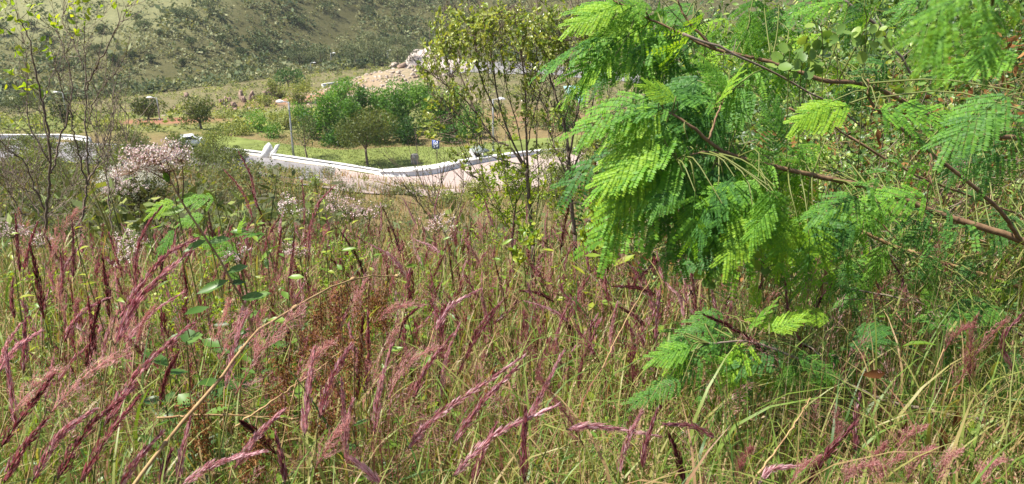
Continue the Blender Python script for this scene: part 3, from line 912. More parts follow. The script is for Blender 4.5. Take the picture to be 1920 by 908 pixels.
for cx, cy, rx, ry, mt, ti, Y, lb in md:
    s = Y / F; x = pt(cx, cy, Y)[0]; b = onground(x, Y); c = pt(cx, cy, Y)
    if c[2] - ry * s * .8 > b[2] + .1:          # keep it standing on the ground
        pass
    root = thing('slope_bush', lb, 'bush', b)
    g = Geo(); leaf = max(.04, .0025 * Y)
    for k in range(9):
        e = c + norm(rng.normal(size=3)) * np.array((rx, rx, ry)) * s * .8
        g.tube(bez([b + rng.normal(0, .1, 3) * (1, 1, 0), (b + e) / 2 + rng.normal(0, .1, 3) * rx * s, e], 5), .012 + .0004 * Y, .004 + .0001 * Y, 3)
    part('stems', g, M['bark_pale'], root)
    g = Geo(); n = int(min(1800, 1.1 * rx * ry * 1.7))
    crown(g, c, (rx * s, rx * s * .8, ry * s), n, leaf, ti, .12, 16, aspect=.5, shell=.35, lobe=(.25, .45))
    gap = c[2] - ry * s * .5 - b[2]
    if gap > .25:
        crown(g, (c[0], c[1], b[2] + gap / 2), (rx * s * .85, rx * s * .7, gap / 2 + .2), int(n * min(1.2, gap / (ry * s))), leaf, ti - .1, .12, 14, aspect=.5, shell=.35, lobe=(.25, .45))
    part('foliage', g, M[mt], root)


def unit_bushes(k, n, size, aspect=.6, tw=0):
    out = []
    for i in range(k):
        g = Geo(); crown(g, (0, 0, .42), (.5, .5, .5), n, size, .5, .16, 6, aspect=aspect, shell=.6, cut=-.85)
        for j in range(tw):
            d = norm(np.array((rng.normal(0, .5), rng.normal(0, .5), 1.0)))
            sd = norm(np.cross(d, rng.normal(size=3))) * .012
            L = d * rng.uniform(.6, 1.1)
            g.add([-sd, sd, L], [(0, 1, 2)], .5 - rng.uniform(.2, .5))
        out.append(as_template(g))
    return out


def scatter_bushes(g, tpls, x, y, s, tint, hz=1.0):
    k = rng.integers(0, len(tpls), len(x)); yaw = rng.uniform(0, 6.28, len(x))
    Z = H(x, y)
    for i, tp in enumerate(tpls):
        m = k == i
        n = m.sum(); Mx = np.zeros((n, 3, 3)); c, q = np.cos(yaw[m]), np.sin(yaw[m])
        Mx[:, 0, 0] = c; Mx[:, 0, 1] = -q; Mx[:, 1, 0] = q; Mx[:, 1, 1] = c; Mx[:, 2, 2] = hz
        Mx *= s[m][:, None, None]
        g.stamp(tp, Mx, np.c_[x[m], y[m], Z[m] - .06 * s[m]], tint[m])


def yhill(x):
    return 226 + 92 * smooth(x, -120, -25) + 0.1 * np.clip(x, -300, 300)


def build_hill():
    T = unit_bushes(9, 19, .32)
    N = 17500

    y = rng.uniform(180, 530, N * 5); x = rng.uniform(-1, 1, N * 5) * (0.70 * y + 10)
    yb = yhill(x)
    d = y - yb
    ok = (d > -38) & (d < 130) & (rng.uniform(0, 1, len(x)) < np.where(x > .2 * y, .3, 1))
    meadow = smooth(d, 22, 46) * smooth(-x, 88, 122)
    cl = wob(x, y, 46) * .5 + wob(y, x, 17) * .5
    ok &= rng.uniform(0, 1, len(x)) < (1 - .8 * meadow) * np.clip(.56 + .9 * cl, .14, 1)
    ok0 = np.flatnonzero(ok)[:N]
    x, y, d = x[ok0], y[ok0], d[ok0]
    s = (rng.gamma(2.2, .62, len(x)) + .6) * (1 + .5 * np.clip(cl[ok0], -.6, 1))
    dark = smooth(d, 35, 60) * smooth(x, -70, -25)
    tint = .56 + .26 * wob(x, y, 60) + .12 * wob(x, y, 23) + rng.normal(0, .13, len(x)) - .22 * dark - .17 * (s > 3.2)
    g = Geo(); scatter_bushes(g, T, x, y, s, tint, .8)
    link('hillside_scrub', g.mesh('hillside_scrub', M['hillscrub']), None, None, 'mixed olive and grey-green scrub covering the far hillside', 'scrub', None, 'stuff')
    # far field scrub and dry grass tufts between the lawn and the hill
    N = 5200
    y = rng.uniform(98, 300, N * 2); x = rng.uniform(-1, 1, N * 2) * (0.75 * y + 10)
    ok = (y < yhill(x) - 10)
    m = np.exp(-((x + 26) / 19.0)**2 - ((y - 160) / 22.0)**2)
    ok &= rng.uniform(0, 1, len(x)) > m * .85
    # keep the lawn, roads and red earth open
    lx = (x > -48) & (x < 14) & (y < 101); ok &= ~lx
    ok &= ~((np.hypot((x + 52) / 9, (y - 120) / 8) < 1.0))
    x, y = x[ok], y[ok]
    s = rng.gamma(4, .22, len(x)) + .25
    lf = smooth(-x, 5, 30)
    tint = .60 + .3 * wob(x, y, 21) + rng.normal(0, .16, len(x)) + .15 * lf
    g = Geo(); scatter_bushes(g, T, x, y, s, tint, .75)
    link('field_scrub', g.mesh('field_scrub', M['scrub']), None, None, 'low yellowish scrub on the ground between lawn and hill', 'scrub', None, 'stuff')


build_hill()

# trees and bushes that can be told apart on the hill and in the belt at its foot
hl = [(273, 48, 20, 11, 1), (255, 34, 12, 8, 1), (352, 28, 22, 12, 1), (330, 22, 16, 9, 1), (395, 12, 20, 10, 1), (300, 62, 10, 6, 1), (215, 112, 14, 10, 0), (252, 106, 12, 7, 0),
      (283, 110, 12, 7, 0), (416, 72, 12, 9, 1), (360, 82, 14, 10, 1), (380, 96, 11, 6, 0), (342, 118, 8, 7, 0), (492, 82, 18, 10, 1), (140, 120, 16, 8, 0), (178, 90, 18, 9, 0),
      (90, 70, 16, 10, 0), (130, 35, 12, 8, 0), (190, 54, 14, 8, 0), (60, 48, 16, 9, 0), (8, 58, 16, 11, 0), (455, 95, 12, 7, 0), (610, 14, 22, 8, 0), (690, 20, 22, 9, 0), (560, 40, 18, 8, 0), (760, 40, 20, 9, 0)]
hll = ['dark umbrella-shaped tree on the upper left hillside', 'small tree just above left of the umbrella-shaped one', 'rounded dark tree clump high on the left hill', 'tree touching the left of the high clump',
       'dark tree at the top edge left of centre', 'tiny bush under the high clump', 'blackish bush low on the left hill', 'small blackish bush right of the low blackish one',
       'third small blackish bush in the low row of the hill', 'blue-green tree in mid hillside', 'bushy dark tree below the high clump', 'small flat dark bush under the bushy dark tree',
       'tiny dark bush above the crooked tree', 'widest dark tree in mid hillside above the lone tree', 'flat dark bush behind the bare shrub stems', 'low clump behind the right bare stem',
       'grey-green clump behind the left bare stem', 'small bush near the top left', 'bush on the pale meadow edge', 'dull bush at the meadow foot', 'dark blue-green bush at the left edge',
       'small bush left of the widest dark tree', 'pale-topped bush at the top edge', 'long dark bush near the top centre', 'grey bush on the dark upper slope', 'brownish bush on the dark slope by the shrub tip']
for (cx, cy, rx, ry, k), lb in zip(hl, hll):
    b = ground(cx, cy + ry, 60); Y = b[1]; s = Y / F
    root = thing('hillside_tree', lb, 'tree', b)
    g = Geo(); g.tube([b - (0, 0, .2), b + (0, 0, ry * s * 1.2)], .2, .1, 5); part('trunk', g, M['bark'], root)
    g = Geo(); crown(g, b + (0, 0, ry * s * 1.15), (rx * s * .95, rx * s * .8, ry * s * .95), int(300 + rx * ry * 2.2), .42, .2 + .12 * k, .15, 12, shell=.5)
    part('crown', g, M['hillscrub'], root)
bl = [(560, 100, 24, 14), (600, 96, 26, 17), (585, 104, 14, 9), (640, 84, 24, 14), (665, 96, 26, 18), (700, 92, 24, 20), (690, 70, 18, 12), (722, 84, 22, 16), (745, 96, 22, 16), (768, 92, 18, 16),
      (742, 76, 20, 11), (800, 84, 10, 12), (575, 116, 12, 10), (940, 88, 18, 16), (925, 60, 16, 16)]
for i, (cx, cy, rx, ry) in enumerate(bl):
    Y = 262 + 4 * (i % 4) + (12 if cy < 88 else 0); x = pt(cx, cy, Y)[0]; b = onground(x, Y); s = Y / F
    c = pt(cx, cy, Y); c[2] = max(c[2], b[2] + ry * s * .9)
    o = thing('belt_tree', ['dark rounded tree', 'blue-green bushy tree', 'mid-green spreading tree'][i % 3] + ' in the belt at the hill foot, ' +
              ['leftmost', 'second from left', 'low in front at the left', 'behind the second one', 'left of the middle', 'in the middle', 'bright-topped one standing above the middle', 'behind the middle right',
               'right of the middle', 'rightmost before the sand piles', 'upper right', 'against the sand piles', 'lowest at the left', 'seen through the slender stems', 'uppermost through the slender stems'][i], 'tree', b)
    g = Geo(); g.tube([b - (0, 0, .2), c], .25, .1, 5); part('trunk', g, M['bark'], o)
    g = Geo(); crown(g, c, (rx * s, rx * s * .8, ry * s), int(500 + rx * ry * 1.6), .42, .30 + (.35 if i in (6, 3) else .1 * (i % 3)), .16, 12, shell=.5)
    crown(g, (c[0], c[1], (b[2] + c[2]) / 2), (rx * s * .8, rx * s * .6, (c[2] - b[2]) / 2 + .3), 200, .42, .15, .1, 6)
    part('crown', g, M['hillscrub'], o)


# ------------------------------------------------------------------ rocks, rubble, sand
def rock_mesh(g, c, r, flat=.8, tint=.5, sub=1):
    n1, n2 = 6, 4
    V = [(0, 0, 1)]
    for i in range(1, n2):
        for j in range(n1):
            th = math.pi * i / n2; a = 2 * math.pi * (j + .5 * (i % 2)) / n1
            V.append((math.sin(th) * math.cos(a), math.sin(th) * math.sin(a), math.cos(th)))
    V.append((0, 0, -1)); V = np.array(V)
    V *= rng.uniform(.5, 1.3, (len(V), 1)); V[:, 2] *= flat
    yaw = rng.uniform(0, 6.28); V = V @ np.array([(math.cos(yaw), -math.sin(yaw), 0), (math.sin(yaw), math.cos(yaw), 0), (0, 0, 1)])
    t = [(0, 1 + j, 1 + (j + 1) % n1) for j in range(n1)]
    for i in range(n2 - 2):
        for j in range(n1):
            a0 = 1 + i * n1 + j; a1 = 1 + i * n1 + (j + 1) % n1
            t += [(a0, a0 + n1, a1), (a1, a0 + n1, a1 + n1)]
    e = len(V) - 1; o = 1 + (n2 - 2) * n1
    t += [(o + j, e, o + (j + 1) % n1) for j in range(n1)]
    g.add(V * np.asarray(r) + c, t, tint)


rk = [(415, 190, 7, 7), (428, 184, 6, 10), (440, 195, 8, 8), (452, 176, 6, 12), (457, 184, 7, 8), (474, 178, 9, 11), (484, 188, 6, 6), (400, 196, 6, 5), (350, 176, 6, 7), (326, 200, 7, 9),
      (496, 172, 7, 7), (505, 168, 8, 8), (440, 205, 7, 5)]
rkl = ['pale leaning rock at the left of the brown rock row', 'narrow upright rock second in the rock row', 'broad low rock under the upright ones', 'tall spiky rock in the middle of the row',
       'stubby rock leaning on the spiky one', 'biggest pinkish rock with a pointed top', 'small rock right of the biggest one', 'lowest small rock at the row\'s left end', 'grey rock on the slope above the crooked tree',
       'grey rock between the dark bush and the crooked tree', 'dark rock near the right end of the row', 'rightmost dark rock of the row', 'flat rock in front of the row']
for (a, b_, w, h), lb in zip(rk, rkl):
    b = ground(a, b_ + h, 60); s = b[1] / F
    g = Geo()
    for q in range(4):
        r0_ = rng.uniform(.45, .8); rock_mesh(g, b + (rng.normal(0, .28) * w * s, rng.normal(0, .2) * w * s, h * s * rng.uniform(.25, .95) * (1.2 - .2 * q)), (w * s * r0_, w * s * .6, h * s * rng.uniform(.5, 1.0)), 1.0)
    o = link('rock', g.mesh('rock', M['rock'], b), None, b, lb, 'rock', 'brown rocks at the foot of the hill')
BL = []
for k in range(36):
    a = rng.normal(748, 38); c = rng.uniform(122, 165)
    if k < 9:
        a = 738 + rng.normal(0, 16); c = rng.uniform(117, 128)
    b = ground(a, c, 60); s = b[1] / F; r = rng.uniform(2.5, 6) * (1.25 if k < 9 else .75) * s
    g = Geo(); rock_mesh(g, b + (0, 0, r * .4), (r * 1.2, r, r), .8)
    BL.append((g, b, k, 'the very top' if k < 9 else 'the upper slope' if c < 134 else 'the middle slope' if c < 145 else 'the lower slope' if c < 155 else 'the foot', a))
NTH = ['leftmost', 'second', 'third', 'fourth', 'fifth', 'sixth', 'seventh', 'eighth', 'ninth', 'tenth', 'eleventh', 'twelfth', 'thirteenth', 'fourteenth', 'fifteenth', 'sixteenth', 'seventeenth', 'eighteenth']
for row in ('the very top', 'the upper slope', 'the middle slope', 'the lower slope', 'the foot'):
    rr = sorted([q for q in BL if q[3] == row], key=lambda q: q[4])
    for i, (g, b, k, _, a) in enumerate(rr):
        nth = NTH[i] + ('' if i == 0 else ' from left')
        link('boulder', g.mesh('boulder', M['rockwhite'] if k % 3 else M['rock'], b), None, b,
             f"{'pale' if k % 3 else 'brown'} angular chunk at {row} of the rubble mound, {nth}", 'rock', 'chunks strewn on the rubble mound')
g = Geo()
for k in range(500):
    x = -26 + rng.normal(0, 10); y = 160 + rng.normal(0, 10); r = rng.uniform(.12, .4)
    rock_mesh(g, onground(x, y), (r * 1.3, r, r), .7)
link('rubble', g.mesh('rubble', M['rockwhite']), None, None, 'small broken stones covering the pink mound', 'rubble', None, 'stuff')
for i, (pxs, top, lb) in enumerate((((752, 850), 88, 'white sand pile with two peaks at the foot of the hill'), ((796, 890), 107, 'lower white sand bank before the two-peaked pile'))):
    Y = 272 - i * 14; x0, x1 = pt(pxs[0], 110, Y)[0], pt(pxs[1], 110, Y)[0]; nx, ny = 40, 14
    g = Geo(); V = []
    cx = (x0 + x1) / 2; zt = pt(800, top, Y + 4)[2]
    for iy in range(ny):
        for ix in range(nx):
            u, v = ix / (nx - 1), iy / (ny - 1)
            x = x0 + (x1 - x0) * u; y = Y - 9 + 22 * v
            z0 = float(H(x, y))
            env = math.sin(math.pi * min(1, max(0, u)))**.6 * math.sin(math.pi * v)**.8
            pk = (math.exp(-((u - .22) / .14)**2) + .95 * math.exp(-((u - .55) / .2)**2) + .5) / 1.35 if i == 0 else 1
            V.append((x, y, z0 - .3 + (zt - z0) * env * pk * (1 + .10 * float(wob(x, y, 7)) + .04 * float(wob(x, y, 2.5)))))
    t = [q for iy in range(ny - 1) for ix in range(nx - 1) for a in [iy * nx + ix] for q in ((a, a + 1, a + nx + 1), (a, a + nx + 1, a + nx))]
    g.add(V, t); b = onground(cx, Y)
    link('sand_pile', g.mesh('sand_pile', M['sand'], b, True), None, b, lb, 'sand pile')

# lawn blades: short clumps on the mown grass
def build_lawn_grass():
    n = 9000
    P = []
    A = np.array([ground(a, b, 30)[:2] for a, b in ((470, 290), (560, 304), (640, 316), (712, 327), (820, 320), (940, 297))])
    t = rng.uniform(0, 5, n); i = t.astype(int); f = (t - i)[:, None]
    q = A[i] * (1 - f) + A[np.minimum(i + 1, 5)] * f
    q[:, 1] += rng.uniform(.7, 14, n); q[:, 0] += rng.normal(0, .8, n)
    g = Geo(); base = np.c_[q, H(q[:, 0], q[:, 1]) + .05]
    blades(g, base, rng.uniform(.05, .22, n), rng.uniform(0, 6.28, n), rng.uniform(.3, 1, n), rng.uniform(.05, .12, n), rng.uniform(0, 1, n), 2)
    link('lawn_grass', g.mesh('lawn_grass', M['lawnblade']), None, None, 'short yellow-green grass growing on the lawn', 'grass', None, 'stuff')


build_lawn_grass()


# ================================================================== SLOPE BETWEEN THE GRASS AND THE ROAD
def build_slope():
    # low mixed scrub
    T = unit_bushes(8, 84, .10, .45, 20)
    N = 2600
    y = np.exp(rng.uniform(math.log(11), math.log(74), N)); x = rng.uniform(-1, 1, N) * (0.72 * y + 2)
    left = smooth(-x / y, .12, .35)
    ok = rng.uniform(0, 1, N) < np.where(x / y > .25, .5, .45 + .55 * left)
    ok &= y < np.where(x / y > -.25, 66, 75)
    x, y, left = x[ok], y[ok], left[ok]
    s = (rng.gamma(5, .13, len(x)) + .3) * (1 + .4 * left) * np.where(y > 50, .8, 1)
    tint = .52 + .28 * wob(x, y, 9) + rng.normal(0, .17, len(x))
    g = Geo(); scatter_bushes(g, T, x, y, s, tint, .8)
    link('slope_scrub', g.mesh('slope_scrub', M['scrub']), None, None, 'mixed low scrub on the slope down to the road', 'scrub', None, 'stuff')
    # grass tufts
    N = 27000
    y = np.exp(rng.uniform(math.log(6.5), math.log(73), N)); x = rng.uniform(-1, 1, N) * (0.72 * y + 1)
    base = np.c_[x, y, H(x, y) - .02]
    h = rng.uniform(.25, .85, N) * (1 + .15 * wob(x, y, 6)); w = np.maximum(.006, .0011 * y) * rng.uniform(.7, 1.4, N)
    tint = .48 + .24 * wob(x, y, 7) + rng.normal(0, .2, N) + .15 * smooth(-x / y, .2, .5)
    g = Geo(); blades(g, base, h, rng.uniform(0, 6.28, N), rng.uniform(.1, .7, N), w, tint, 3)
    link('slope_grass', g.mesh('slope_grass', M['slopegrass']), None, None, 'tawny and pinkish grass on the slope down to the road', 'grass', None, 'stuff')


build_slope()


# ================================================================== NEAR GRASS
def build_near_grass():
    g = Geo(); gd = Geo()
    # upright stems and blades
    N = 15000
    y = np.exp(rng.uniform(math.log(1.0), math.log(10), N)); x = rng.uniform(-1, 1, N) * (0.78 * y + .6)
    ok = ~((x > 1.2 + .25 * y) & (y > 4.0)); x, y = x[ok], y[ok]; n = len(x)
    base = np.c_[x, y, H(x, y)]
    h = rng.uniform(.4, 1.05, n) * np.clip(.55 + .25 * y, .7, 1.0) * (1 + .22 * wob(x, y, .8))
    w = np.maximum(.0035, .00125 * y) * rng.uniform(.8, 1.5, n)
    tint = np.clip(.58 + .24 * wob(x, y, 1.9) + rng.normal(0, .26, n), 0, 1)
    blades(g, base, h, rng.normal(2.6, 1.6, n), rng.uniform(.03, .45, n), w, tint, 4)
    # leaf blades leaving the stems at mid height
    N = 26000
    y = np.exp(rng.uniform(math.log(1.0), math.log(9), N)); x = rng.uniform(-1, 1, N) * (0.78 * y + .6)
    ok = ~((x > 1.2 + .25 * y) & (y > 4.2)); x, y = x[ok], y[ok]; n = len(x)
    base = np.c_[x, y, H(x, y) + rng.uniform(.02, .72, n)]
    h = rng.uniform(.12, .38, n); w = np.maximum(.0055, .0018 * y) * rng.uniform(.6, 1.7, n)
    tint = np.clip(.62 + .26 * wob(y, x, 1.3) + rng.normal(0, .24, n), 0, 1)
    blades(g, base, h, rng.uniform(0, 6.28, n), rng.uniform(.4, 1.4, n), w, tint, 4)
    link('green_grass', g.mesh('green_grass', M['grass']), None, None, 'dense tangle of green grass stems and blades in the foreground', 'grass', None, 'stuff')
    # dry straw low down and lying across
    N = 17000
    y = np.exp(rng.uniform(math.log(1.0), math.log(8), N)); x = rng.uniform(-1, 1, N) * (0.78 * y + .6)
    ok = ~((x > 1.2 + .25 * y) & (y > 4.5)); x, y = x[ok], y[ok]; n = len(x)
    base = np.c_[x, y, H(x, y) + rng.uniform(0, .45, n)**1.2]
    right = smooth(x / y, -.15, .25)
    h = rng.uniform(.10, .42, n); w = np.maximum(.0045, .0016 * y) * rng.uniform(.6, 2.2, n)
    tint = np.clip(.24 + .3 * right + rng.normal(0, .28, n), 0, 1)
    blades(gd, base, h, rng.uniform(0, 6.28, n), rng.uniform(.3, 1.5, n), w, tint, 4)
    link('dry_grass', gd.mesh('dry_grass', M['drygrass']), None, None, 'straw and rusty dead grass under and between the green blades', 'grass', None, 'stuff')
    # fine upright straws with a slight reddish cast standing above the rest
    N = 2200
    g = Geo()
    y = np.exp(rng.uniform(math.log(1.3), math.log(8), N)); x = rng.uniform(-1, 1, N) * (0.70 * y + .2)
    base = np.c_[x, y, H(x, y)]
    blades(g, base, rng.uniform(.75, 1.2, N) * np.clip(.5 + .2 * y, .7, 1), rng.normal(.3, 1.5, N), rng.uniform(.0, .5, N), np.maximum(.0022, .0009 * y), np.clip(rng.normal(.6, .25, N), 0, 1), 5)
    link('straw_stalks', g.mesh('straw_stalks', M['drygrass']), None, None, 'thin pale grass stalks standing between the plumes', 'grass', None, 'stuff')
    # small broad leaves low in the tangle
    N = 22000
    g = Geo()
    y = np.exp(rng.uniform(math.log(1.2), math.log(9), N)); x = rng.uniform(-1, 1, N) * (0.72 * y + .2)
    keep = rng.uniform(0, 1, N) < np.where(x / y < -.05, .9, .3) * np.clip(.75 + .8 * wob(x, y, 1.6), .1, 1)
    x, y = x[keep], y[keep]; n = len(x)
    P = np.c_[x, y, H(x, y) + rng.uniform(.05, .68, n)]
    Mx = scaled(frames(rand_dirs(n, .2), norm(rng.normal(0, .5, (n, 3)) + (0, 0, 1))), rng.uniform(.025, .07, n), rng.uniform(.014, .036, n))
    g.stamp(OVAL, Mx, P, np.clip(.45 + .3 * wob(x, y, 1.1) + rng.normal(0, .18, n), 0, 1))
    link('ground_leaves', g.mesh('ground_leaves', M['weed']), None, None, 'small weed leaves scattered through the grass', 'weeds', None, 'stuff')


build_near_grass()


# ------------------------------------------------------------------ plumed grasses
def tight_head(g, P, rmax, tone, dens=1.0):
    """Spindle of pressed hairs round the curve P."""
    L = np.linalg.norm(np.diff(P, axis=0), axis=1).sum()
    n = int((150 + 680 * L) * dens)
    s = rng.uniform(0, .985, n); k = s * (len(P) - 1); i = k.astype(int); f = (k - i)[:, None]
    T = norm(np.gradient(P, axis=0)); c = P[i] * (1 - f) + P[np.minimum(i + 1, len(P) - 1)] * f
    t = T[i]
    prof = np.clip(s / .12, 0, 1)**.6 * np.clip((1 - s) / .75, 0, 1)**.75 * (1 + .18 * np.sin(s * 19 + rng.uniform(0, 6)))
    a = rng.uniform(0, 6.28, n); Fx = frames(t, (0.2, 1, .1))
    rad = Fx[:, :, 0] * np.cos(a)[:, None] + Fx[:, :, 2] * np.sin(a)[:, None]
    swirl = Fx[:, :, 2] * np.cos(a)[:, None] - Fx[:, :, 0] * np.sin(a)[:, None]
    q = rng.uniform(.15, 1, n)
    pos = c + rad * (rmax * prof * q)[:, None]
    ang = rng.uniform(.02, .30, n)
    d = norm(t * np.cos(ang)[:, None] + (rad * .8 + swirl * rng.normal(.35, .3, n)[:, None]) * np.sin(ang)[:, None])
    Mx = scaled(frames(d, rad, rng.uniform(-1.2, 1.2, n)), rng.uniform(.016, .034, n) * (1 - .35 * s), rng.uniform(.0017, .0036, n) * (rmax / .009)**.5)
    # bundles of hairs share a tone so the head reads as braided strands
    str_ = .16 * np.sin(a * 3 + s * 16) + .08 * np.sin(a * 5 - s * 25)
    g.stamp(DIA, Mx, pos, np.clip(tone + str_ + .10 * q + rng.normal(0, .10, n), 0, 1))
    g.tube(P, .0016, .0005, 3, tone - .2, False)


def feather_head(g, P, spread, tone):
    """Open head: fine curved branchlets with tiny spikelets."""
    T = norm(np.gradient(P, axis=0)); m = len(P)
    g.tube(P, .0016, .0005, 3, tone - .15, False)
    L = np.linalg.norm(np.diff(P, axis=0), axis=1).sum()
    nb = int(34 + 70 * L)
    tips, dirs = [], []
    for b in range(nb):
        s = rng.uniform(0, .93); k = int(s * (m - 1)); c = P[k] + (P[min(k + 1, m - 1)] - P[k]) * (s * (m - 1) - k)
        a = rng.uniform(0, 6.28); Fx = frames(T[k][None], (0.2, 1, .1))[0]
        rad = Fx[:, 0] * math.cos(a) + Fx[:, 2] * math.sin(a)
        bl = (.085 - .05 * s) * rng.uniform(.6, 1.15) * (L / .25 + .3) / 1.3
        ang = spread * rng.uniform(.4, 1.2) * (1 - .55 * s)
        tt = np.linspace(0, 1, 6)[:, None]
        Q = c + T[k] * (tt * bl * math.cos(ang)) + rad * (bl * math.sin(ang) * tt**.8) + rng.normal(0, .003, (6, 3)) * tt
        w = .00055
        sd = norm(np.cross(T[k], rng.normal(size=3))) * w
        V = np.concatenate((Q - sd, Q + sd)); tr = []
        for j in range(5):
            tr += [(j, j + 1, j + 7), (j, j + 7, j + 6)]
        g.add(V, tr, tone + rng.normal(0, .08))
        ns = 16
        u = rng.uniform(.15, 1, ns)[:, None]; kk = np.minimum((u[:, 0] * 5).astype(int), 4)
        pos = Q[kk] + (Q[kk + 1] - Q[kk]) * (u * 5 - kk[:, None]) + rng.normal(0, .0022, (ns, 3))
        tips.append(pos); dirs.append(norm(T[k] + rad * .6 * ang + rng.normal(0, .45, (ns, 3))))
    pos = np.concatenate(tips); d = np.concatenate(dirs); n = len(pos)
    Mx = scaled(frames(d, norm(rng.normal(size=(n, 3)))), rng.uniform(.005, .010, n), rng.uniform(.0008, .0015, n))
    g.stamp(DIA, Mx, pos, np.clip(tone + rng.normal(0, .16, n), 0, 1))


def depth_for(py):
    return float(np.interp(py, [330, 400, 450, 500, 560, 620, 700, 780, 860, 930], [6.2, 5.0, 4.2, 3.5, 2.9, 2.4, 2.0, 1.75, 1.6, 1.5]))


def plume(px_pts, D, kind, tone, label, group, thick=1.0, foot_shift=None):
    """px_pts: base ... tip of the seed head in photograph pixels."""
    n = len(px_pts)
    dv = rng.normal(0, .05) * D * .5
    C = [pt(a, b, D + dv * i / max(1, n - 1)) for i, (a, b) in enumerate(px_pts)]
    P = bez(C, 14)
    t0 = norm(P[1] - P[0]); b = P[0]
    hgt = b[2] - float(H(b[0], b[1]))
    lean = t0[:2] / max(.35, t0[2]) if t0[2] > 0 else t0[:2] * 2
    lean = lean / max(1, np.linalg.norm(lean) / .9)
    foot = b[:2] - lean * max(.1, hgt) * .42
    foot = onground(*foot)
    mid = (foot + b) / 2; mid[:2] += (b[:2] - mid[:2]) * .12 - t0[:2] * .05
    tone = min(.92, tone + (.1 if tone > .3 else .03))
    root = thing('seed_plume', label, 'plume', foot, group)
    g = Geo()
    st = bez([foot - (0, 0, .02), mid, b - t0 * .03 * max(hgt, .2), b], 9)
    g.tube(st, .0022, .0014, 4, .35 + rng.uniform(-.2, .5), False)
    part('stem', g, M['green_stem'] if rng.uniform() < .6 else M['straw_stem'], root)
    g = Geo()
    if kind == 't':
        tight_head(g, P, .0080 * thick * (1.0 + .12 * max(0, D - 2.5)), tone)
        part('seed_head', g, M['plume'], root)
    else:
        feather_head(g, P, .72 * thick, tone)
        part('seed_head', g, M['feather'], root)
    if rng.uniform() < .5:
        g = Geo(); k = rng.integers(2, 4)
        bb_ = st[rng.integers(1, 6, k)]
        blades(g, bb_, rng.uniform(.15, .3, k), rng.uniform(0, 6.28, k), rng.uniform(.4, 1.2, k), np.full(k, .007), rng.uniform(.4, .9, k), 5)
        part('leaf_blade', g, M['grass'], root, kind='stuff')
    return root


